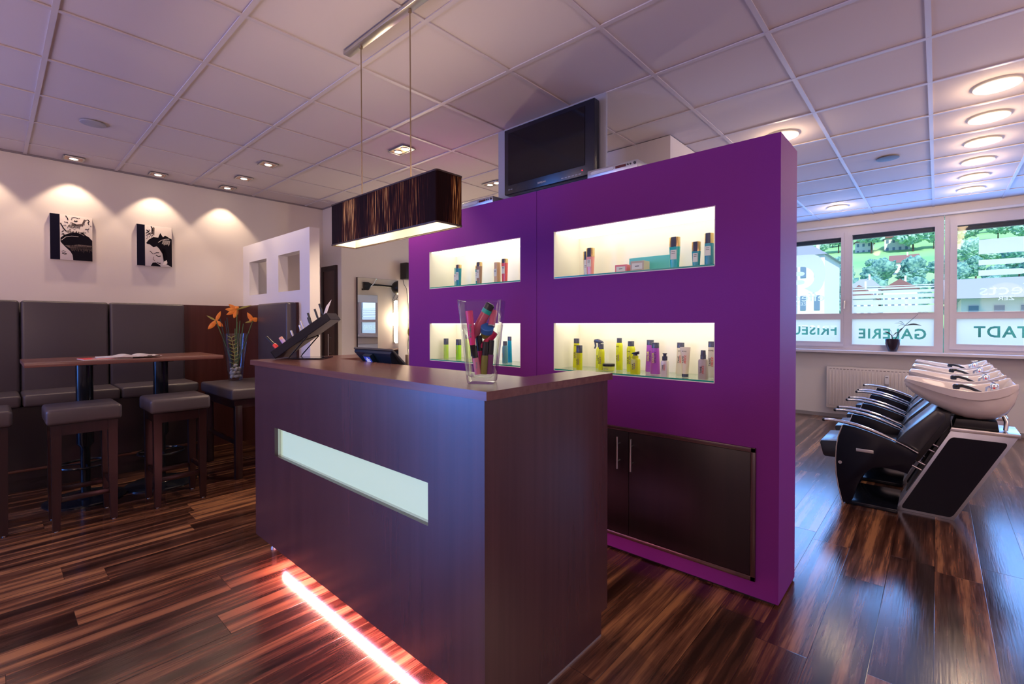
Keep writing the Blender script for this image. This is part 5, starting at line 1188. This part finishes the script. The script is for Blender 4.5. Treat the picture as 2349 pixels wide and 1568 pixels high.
def leaf2(a, c, w): 
    A, T = Vector(a), Vector(c); rings = []
    for i in range(7):
        u = i/6; ww = w*math.sin(PI*min(0.98, u*0.9+0.06)) if i < 6 else 0.001; p = A.lerp(T, u)+Vector((0, 0, 0.02*math.sin(PI*u)))
        rings.append([p+Vector((0, 0, ww)), p+Vector((0, -0.003, 0)), p-Vector((0, 0, ww)), p+Vector((0, 0.003, 0))])
    loop(b, rings)
J = (px+0.13, py, pz+0.345)
leaf2(J, (px+0.29, py, pz+0.345), 0.010); leaf2(J, (px+0.06, py, pz+0.40), 0.004); leaf2(J, (px+0.02, py, pz+0.375), 0.003); leaf2(J, (px+0.05, py-0.01, pz+0.33), 0.003)
leaf2((px+0.11, py, pz+0.32), (px+0.03, py, pz+0.20), 0.009); leaf2((px, py, pz+0.20), (px-0.09, py, pz+0.26), 0.010); leaf2((px, py, pz+0.20), (px+0.06, py, pz+0.25), 0.008); leaf2((px, py, pz+0.20), (px-0.03, py, pz+0.29), 0.006)
obj('leaves', b, M_ORC, oc)

# ------------------------------------------------------------------ working bays beyond the counter
def mirror(name, label, wall, y0, y1, z0, z1, s):
    t_ = thing(name, label, 'mirror', (wall, (y0+y1)/2, z0))
    b = BM(); box(b, wall+s*0.002, wall+s*0.030, y0, y1, z0, z1); obj('mirror_backing', b, mat('dark_mirror_edge', (0.03, 0.015, 0.02), 0.4), t_, smooth=False)
    b = BM(); box(b, wall+s*0.0302, wall+s*0.0312, y0+0.002, y1-0.002, z0+0.002, z1-0.002); obj('mirror_glass', b, M_MIRROR, t_, smooth=False)
mirror('wall_mirror', 'tall frameless mirror on the wall beyond the counter', XW, 3.139, 3.75, 0.80, 1.947, 1)
mirror('wall_mirror', 'tall mirror farther along the mirror wall, near the windows', XW, 6.55, 7.75, 0.80, 1.947, 1)
mirror('wall_mirror', 'tall mirror on the centre wall block, seen only inside the other mirror', -2.3, 4.80, 5.40, 0.80, 1.940, -1)
for (x, y, s, lab) in ((XW, 4.02, 1, 'upright warm tube lamp on the mirror wall, behind the purple wall'), (-2.3, 5.81, -1, 'upright warm tube lamp on the centre block, seen in the mirror')):
    tl_ = thing('wall_tube_lamp', lab, 'wall lamp', (x, y, 0.95))
    b = BM(); tube(b, [(x+s*0.045, y, 0.97), (x+s*0.045, y, 1.83)], 0.014, 12); obj('light_tube', b, M_TUBE, tl_)
    b = BM(); box(b, x+s*0.001, x+s*0.03, y-0.02, y+0.02, 0.95, 1.85, 0.003)
    for z in (0.955, 1.84): box(b, x+s*0.001, x+s*0.065, y-0.035, y+0.035, z-0.006, z+0.006, 0.002)
    obj('lamp_holder', b, M_STEEL, tl_)
    light('tube_glow', 'AREA', (x+s*0.09, y, 1.40), 12, (1.0, 0.78, 0.50), (s, -0.3, 0), shape='RECTANGLE', size=0.05, size_y=0.9)
    light('tube_glow', 'POINT', (x+s*0.14, y-0.02, 1.45), 7, (1.0, 0.78, 0.50), shadow_soft_size=0.15)
sp_ = thing('wall_speaker', 'black box speaker high on the wall beside the purple wall edge', 'speaker', (-5.42, 3.9, 1.96))
b = BM(); box(b, XW+0.02, XW+0.16, 3.79, 4.02, 1.963, 2.185, 0.004); obj('speaker_case', b, M_BLACK, sp_)
b = BM(); box(b, XW+0.001, XW+0.022, 3.86, 3.94, 2.03, 2.11); obj('bracket', b, M_BLACK, sp_)
b = BM(); tube(b, [(XW+0.03, 3.83, 1.965), (XW+0.02, 3.85, 1.90), (XW+0.012, 3.90, 1.84), (XW+0.010, 3.93, 1.60), (XW+0.010, 3.93, 1.0)], 0.004, 6); obj('cable', b, M_BLACK, sp_)
sh = thing('styling_shelf', 'narrow dark shelf under the mirror beyond the counter', 'shelf', (XW+0.15, 3.7, 0.76))
b = BM(); box(b, XW+0.001, XW+0.30, 3.05, 4.35, 0.755, 0.79, 0.003); obj('shelf_board', b, M_CAB, sh)
b = BM(); box(b, XW+0.001, XW+0.25, 3.10, 3.13, 0.60, 0.755); box(b, XW+0.001, XW+0.25, 4.27, 4.30, 0.60, 0.755); obj('bracket', b, M_CAB, sh)
fp = thing('bud_vase', 'small beige vase with one yellow bud at the purple wall edge', 'vase', (-5.39, 3.86, 0.7905))
b = BM(); box(b, -5.42, -5.36, 3.818, 3.878, 0.7905, 0.932, 0.006); obj('vase_body', b, mat('beige_ceramic', (0.42, 0.32, 0.26), 0.4), fp)
b = BM(); tube(b, [(-5.39, 3.848, 0.925), (-5.392, 3.838, 1.06), (-5.39, 3.856, 1.20)], 0.0035, 6); obj('stem', b, M_STEMD, fp)
b = BM(); lathe(b, -5.39, 3.857, [(0.004, 1.19), (0.014, 1.22), (0.012, 1.27), (0.002, 1.30)], 12); obj('bud', b, M_LEAFY, fp)
# swing-arm dryer on the centre block, seen in the mirror
hd_ = thing('hair_dryer', 'black hooded hair dryer on a swing arm, seen in the mirror', 'hair dryer', (-2.42, 5.75, 2.1))
b = BM(); bmesh.ops.create_icosphere(b, subdivisions=3, radius=1.0, matrix=Matrix.Translation((-2.55, 5.78, 2.11)) @ Matrix.Diagonal((0.16, 0.17, 0.15, 1))); obj('dryer_hood', b, M_BLACK, hd_)
b = BM(); box(b, -2.74, -2.66, 5.72, 5.90, 2.0, 2.08, 0.01); obj('control_box', b, M_DKGREY, hd_)
b = BM(); tube(b, [(-2.50, 5.65, 2.13), (-2.42, 5.10, 2.15)], 0.022, 10); prism(b, [(5.02, 2.19), (5.12, 2.19), (5.20, 2.16), (5.12, 2.03), (5.03, 2.03)], 'x', -2.46, -2.38, 0, 0.01); tube(b, [(-2.40, 5.1, 2.05), (-2.32, 5.05, 2.05)], 0.02, 10); obj('swing_arm', b, M_BLACK, hd_)
b = BM(); tube(b, [(-2.44, 5.10, 2.05), (-2.46, 5.22, 2.16), (-2.40, 5.42, 2.42)], 0.009, 8); obj('gas_strut', b, M_CHROME, hd_)
b = BM(); tube(b, [(-2.50, 5.72, 1.98), (-2.40, 5.72, 1.86), (-2.33, 5.78, 1.80), (-2.33, 5.84, 1.86), (-2.40, 5.86, 1.96)], 0.004, 6); obj('cable', b, M_BLACK, hd_)
tr_ = thing('styling_console', 'dark low console under the centre block mirror, seen in the mirror', 'console', (-2.5, 5.6, 0))
b = BM(); box(b, -2.62, -2.302, 4.75, 6.1, 0.10, 0.80, 0.004); obj('console_body', b, M_CAB, tr_)
b = BM(); box(b, -2.64, -2.302, 4.73, 6.12, 0.80, 0.83, 0.003); obj('console_top', b, M_WOODY, tr_)
b = BM()
for y in (4.8, 6.05): box(b, -2.6, -2.56, y-0.02, y+0.02, 0, 0.10); box(b, -2.36, -2.32, y-0.02, y+0.02, 0, 0.10)
obj('legs', b, M_STEEL, tr_)
t_ = thing('spray_can', 'silver spray can on the console, seen in the mirror', 'spray can', (-2.50, 5.95, 0.8305)); b = BM(); lathe(b, -2.50, 5.95, [(0.028, 0.8305), (0.03, 0.84), (0.03, 1.0), (0.02, 1.02)], 18); obj('can_body', b, M_SILV, t_)
b = BM(); lathe(b, -2.50, 5.95, [(0.018, 1.02), (0.015, 1.06)], 14); obj('cap', b, M_PINK2, t_)

# ------------------------------------------------------------------ outdoors
M_GRASS = mat('meadow_grass', (0.20, 0.50, 0.20), 0.9, var=((0.05, 0.05, 0.05), (0.34, 0.60, 0.26), 0.15))  # grass paled, outdoor haze put into the colour
M_TREE = mat('tree_foliage', (0.06, 0.20, 0.20), 0.85, var=((2.2, 2.2, 2.2), (0.24, 0.46, 0.36), 0.10))  # foliage lightened to carry the haze in its colour
M_TREE2 = mat('hazed_foliage', (0.18, 0.38, 0.30), 0.85, var=((1.8, 1.8, 1.8), (0.42, 0.62, 0.48), 0.10))  # palest foliage, haze of the far slope painted in
M_TRUNK = mat('tree_trunk', (0.08, 0.05, 0.04), 0.9)
M_HW = mat('house_render', (0.80, 0.76, 0.70), 0.8); M_HR = mat('brown_roof', (0.26, 0.13, 0.12), 0.8); M_GR = mat('grey_roof', (0.34, 0.36, 0.44), 0.7); M_HWIN = mat('house_window', (0.16, 0.24, 0.32), 0.3)
M_ASPH = mat('asphalt', (0.30, 0.31, 0.33), 0.9)
def hz(y): 
    if y < 62: return -3.2
    return -3.2 + (y-62)*0.20 + max(0, y-95)*0.045
b = BM(); nx, ny = 40, 50; grid = []
for j in range(ny+1):
    row = []
    for i in range(nx+1):
        x = -70+140*i/nx; y = 8.6+251*j/ny
        row.append(b.verts.new((x, y, hz(y)+(1.2*noise.noise(Vector((x*0.04, y*0.04, 0))) if y > 62 else 0))))
    grid.append(row)
for j in range(ny):
    for i in range(nx): b.faces.new((grid[j][i], grid[j][i+1], grid[j+1][i+1], grid[j+1][i]))
hill = obj('hillside', b, M_GRASS); tag(hill, 'bright green sloping meadow beyond the windows', 'hillside'); hill['kind'] = 'structure'
b = BM(); box(b, -60, 60, 8.6, 30, -3.25, -3.15); rd_ = struct('street', b, M_ASPH)
def crown(bm, x, y, z, r, h, seed):
    rn = random.Random(seed)
    for k in range(7):
        a = rn.random()*6.28; d = r*0.45*rn.random(); rr = r*(0.45+0.3*rn.random())
        mtx = Matrix.Translation((x+d*math.cos(a), y+d*math.sin(a), z+h*(0.35+0.5*rn.random()))) @ Matrix.Diagonal((rr, rr, rr*0.9, 1))
        res = bmesh.ops.create_icosphere(bm, subdivisions=4, radius=1.0, matrix=mtx)
        for v in res['verts']:
            n = noise.noise(v.co*1.1+Vector((seed, 0, 0)))+0.8*noise.noise(v.co*2.7)+0.6*noise.noise(v.co*6.0); c = Vector((x, y, z+h*0.5)); v.co += (v.co-c).normalized()*n*0.24*r
def tree(label, group, x, y, r, h, m, seed):
    z = hz(y); t_ = thing('leafy_tree', label, 'tree', (x, y, z), group)
    b = BM(); tube(b, [(x, y, z-0.3), (x, y, z+h*0.5)], [0.22, 0.12], 8); obj('trunk', b, M_TRUNK, t_)
    b = BM(); crown(b, x, y, z+h*0.12, r, h*0.9, seed); obj('tree_crown', b, m, t_, smooth=True); return t_
protos = []
GA, LA = 'trees of the wooded belt on the hillside', 'dark green leafy tree in the wooded belt on the hillside outside'
GB, LB = 'pale trees high on the hillside', 'pale green tree high on the hillside above the meadow'
rn = random.Random(21)
ta = [tree(LA, GA, (-13.5, 2.6, 7.2)[k], 71.0, 2.4, 6.0, M_TREE, 30+k) for k in range(3)]
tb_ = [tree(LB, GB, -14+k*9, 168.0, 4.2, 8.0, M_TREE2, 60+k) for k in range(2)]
def plant(src, x, y, s, rot):
    c = dup(src, (x, y, hz(y)-0.2)); c.rotation_euler = (0, 0, rot); c.scale = (s, s, s); return c
k = 0
for y, x0, x1, step, s in ((68, -12, 9, 2.6, 0.55), (80, -13, 10, 3.6, 0.75), (92, -15, 10, 4.2, 0.85), (104, -17, 11, 4.6, 0.9), (116, -19, 13, 4.8, 0.85), (127, -20, 1, 4.6, 0.7)):
    x = x0
    while x < x1:
        if not (y > 110 and -10.5 < x < -1.0) and not (y < 70 and -8.5 < x < 0.5): plant(ta[k % 3], x+rn.uniform(-0.9, 0.9), y+rn.uniform(-3, 3), s*rn.uniform(0.8, 1.15), rn.random()*6)
        k += 1; x += step
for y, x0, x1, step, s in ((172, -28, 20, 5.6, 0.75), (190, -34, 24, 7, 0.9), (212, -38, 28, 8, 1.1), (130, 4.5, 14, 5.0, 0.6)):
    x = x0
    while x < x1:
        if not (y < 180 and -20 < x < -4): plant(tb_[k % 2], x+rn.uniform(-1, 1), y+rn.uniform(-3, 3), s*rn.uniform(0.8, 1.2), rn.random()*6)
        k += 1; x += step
b = BM(); nx_, nz_ = 150, 16; rows = []
for j_ in range(nz_+1):
    row = []
    for i_ in range(nx_+1):
        a = PI*(j_/nz_); x_ = -24+40*i_/nx_
        p_ = Vector((x_, 17.0-1.0*math.cos(a), -3.2+4.45*math.sin(a)**0.5)); n_ = noise.noise(p_*2.0)*0.28+noise.noise(p_*6.0)*0.12
        row.append(b.verts.new((p_.x, p_.y-n_*0.8, p_.z+n_*0.5*math.sin(a))))
    rows.append(row)
for j_ in range(nz_):
    for i_ in range(nx_): b.faces.new((rows[j_][i_], rows[j_][i_+1], rows[j_+1][i_+1], rows[j_+1][i_]))
tag(obj('hedge', b, mat('dark_hedge', (0.015, 0.10, 0.085), 0.9, var=((6, 6, 6), (0.03, 0.17, 0.13), 0.12)), origin=(-4, 17, -3.2)), 'dark green hedge outside, seen through the window lettering', 'hedge')
def house(label, x0, x1, y0, dy, zb, ze, zr, roof, hip=False, wins=3, rows=1):
    t_ = thing('house', label, 'house', ((x0+x1)/2, y0, zb))
    b = BM(); box(b, x0, x1, y0, y0+dy, zb, ze); obj('house_walls', b, M_HW, t_, smooth=False)
    o = (x1-x0)*0.08; ym = y0+dy/2
    b = BM(); xi = (x1-x0)*0.30 if hip else -o
    vs = [b.verts.new(p) for p in ((x0-o, y0-o, ze), (x1+o, y0-o, ze), (x1+o, y0+dy+o, ze), (x0-o, y0+dy+o, ze), (x0+xi, ym, zr), (x1-xi, ym, zr))]
    if not hip and dy > (x1-x0):   # gable towards the viewer
        bmesh.ops.delete(b, geom=vs, context='VERTS'); xm = (x0+x1)/2
        vs = [b.verts.new(p) for p in ((x0-o, y0-o, ze), (x1+o, y0-o, ze), (x1+o, y0+dy+o, ze), (x0-o, y0+dy+o, ze), (xm, y0-o, zr), (xm, y0+dy+o, zr))]
        for f in ((0, 3, 5, 4), (1, 4, 5, 2), (0, 4, 1), (2, 5, 3), (0, 1, 2, 3)): b.faces.new([vs[i] for i in f])
    else:
        for f in ((0, 1, 5, 4), (1, 2, 5), (2, 3, 4, 5), (3, 0, 4), (0, 3, 2, 1)): b.faces.new([vs[i] for i in f])
    obj('roof', b, roof, t_, smooth=False)
    b = BM(); box(b, x0+(x1-x0)*0.6, x0+(x1-x0)*0.6+0.06*(x1-x0), ym-0.3, ym+0.3, ze, zr+0.12*(zr-ze)+0.3); obj('chimney', b, M_HW, t_, smooth=False)
    for r_ in range(rows):
        hgt = (ze-zb)/rows
        for i in range(wins):
            w = (x1-x0)/wins; cx = x0+w*(i+0.5); b = BM(); zc_ = zb+hgt*(r_+0.55); box(b, cx-w*0.2, cx+w*0.2, y0-0.06, y0+0.02, zc_-hgt*0.22, zc_+hgt*0.22); obj('window', b, M_HWIN, t_, smooth=False)
    return t_
house('white chalet with brown gable roof at the top of the middle window', -11.4, -5.8, 172, 7, hz(172)-1, 25.7, 27.6, M_HR, wins=4, rows=2)
house('pale pink-roofed house at the top left of the middle window', -18.2, -14.2, 172, 6, hz(172)-1, 25.2, 26.6, M_HR, wins=3, rows=2)
house('white house among the trees in the centre of the middle window', -7.5, -3.2, 129, 4, hz(129)-1, 14.2, 16.0, M_HR, wins=3, rows=2)
house('white house with grey hipped roof low in the middle window', -6.55, -4.3, 58, 4, -3.2, 4.95, 5.9, M_GR, True, 6, 3)
house('white house with brown roof low in the middle window', -3.9, -1.4, 58, 4, -3.2, 4.6, 5.6, M_HR, False, 5, 3)
house('small chalet with brown roof at the left of the right window', 2.4, 4.8, 132, 3, hz(132)-1, 15.0, 16.4, M_HR, wins=2, rows=2)
house('long white building with grey roof low in the right window', 1.2, 12.0, 44, 8, -3.2, 3.0, 4.6, M_GR, False, 9, 3)
house('tall white building seen through the left window', -8.6, -6.0, 40, 7, -3.2, 6.3, 7.4, M_GR, False, 3, 4)
house('low white house at the right side of the left window', -6.2, -4.2, 52, 5, -3.2, 3.6, 4.8, M_HR, False, 4, 3)
b = BM(); tube(b, [(-5.35, 27, -3.2), (-5.35, 27, 9)], 0.16, 10); tag(obj('lamp_post', b, mat('grey_post', (0.35, 0.38, 0.42), 0.5), origin=(-5.35, 27, -3.2)), 'grey post standing outside the left window', 'post')
for (x, y, s, lab) in ((3.1, 37, 0.62, 'young tree in front of the long white building'), (4.4, 36, 0.6, 'bush-like tree right of the young tree by the long white building'), (-4.5, 33, 0.52, 'green tree at the foot of the left window view')):
    c = plant(ta[1], x, y, s, x); c['label'] = lab; c.location.z = -3.3
    if 'group' in c: del c['group']
print('scene built')
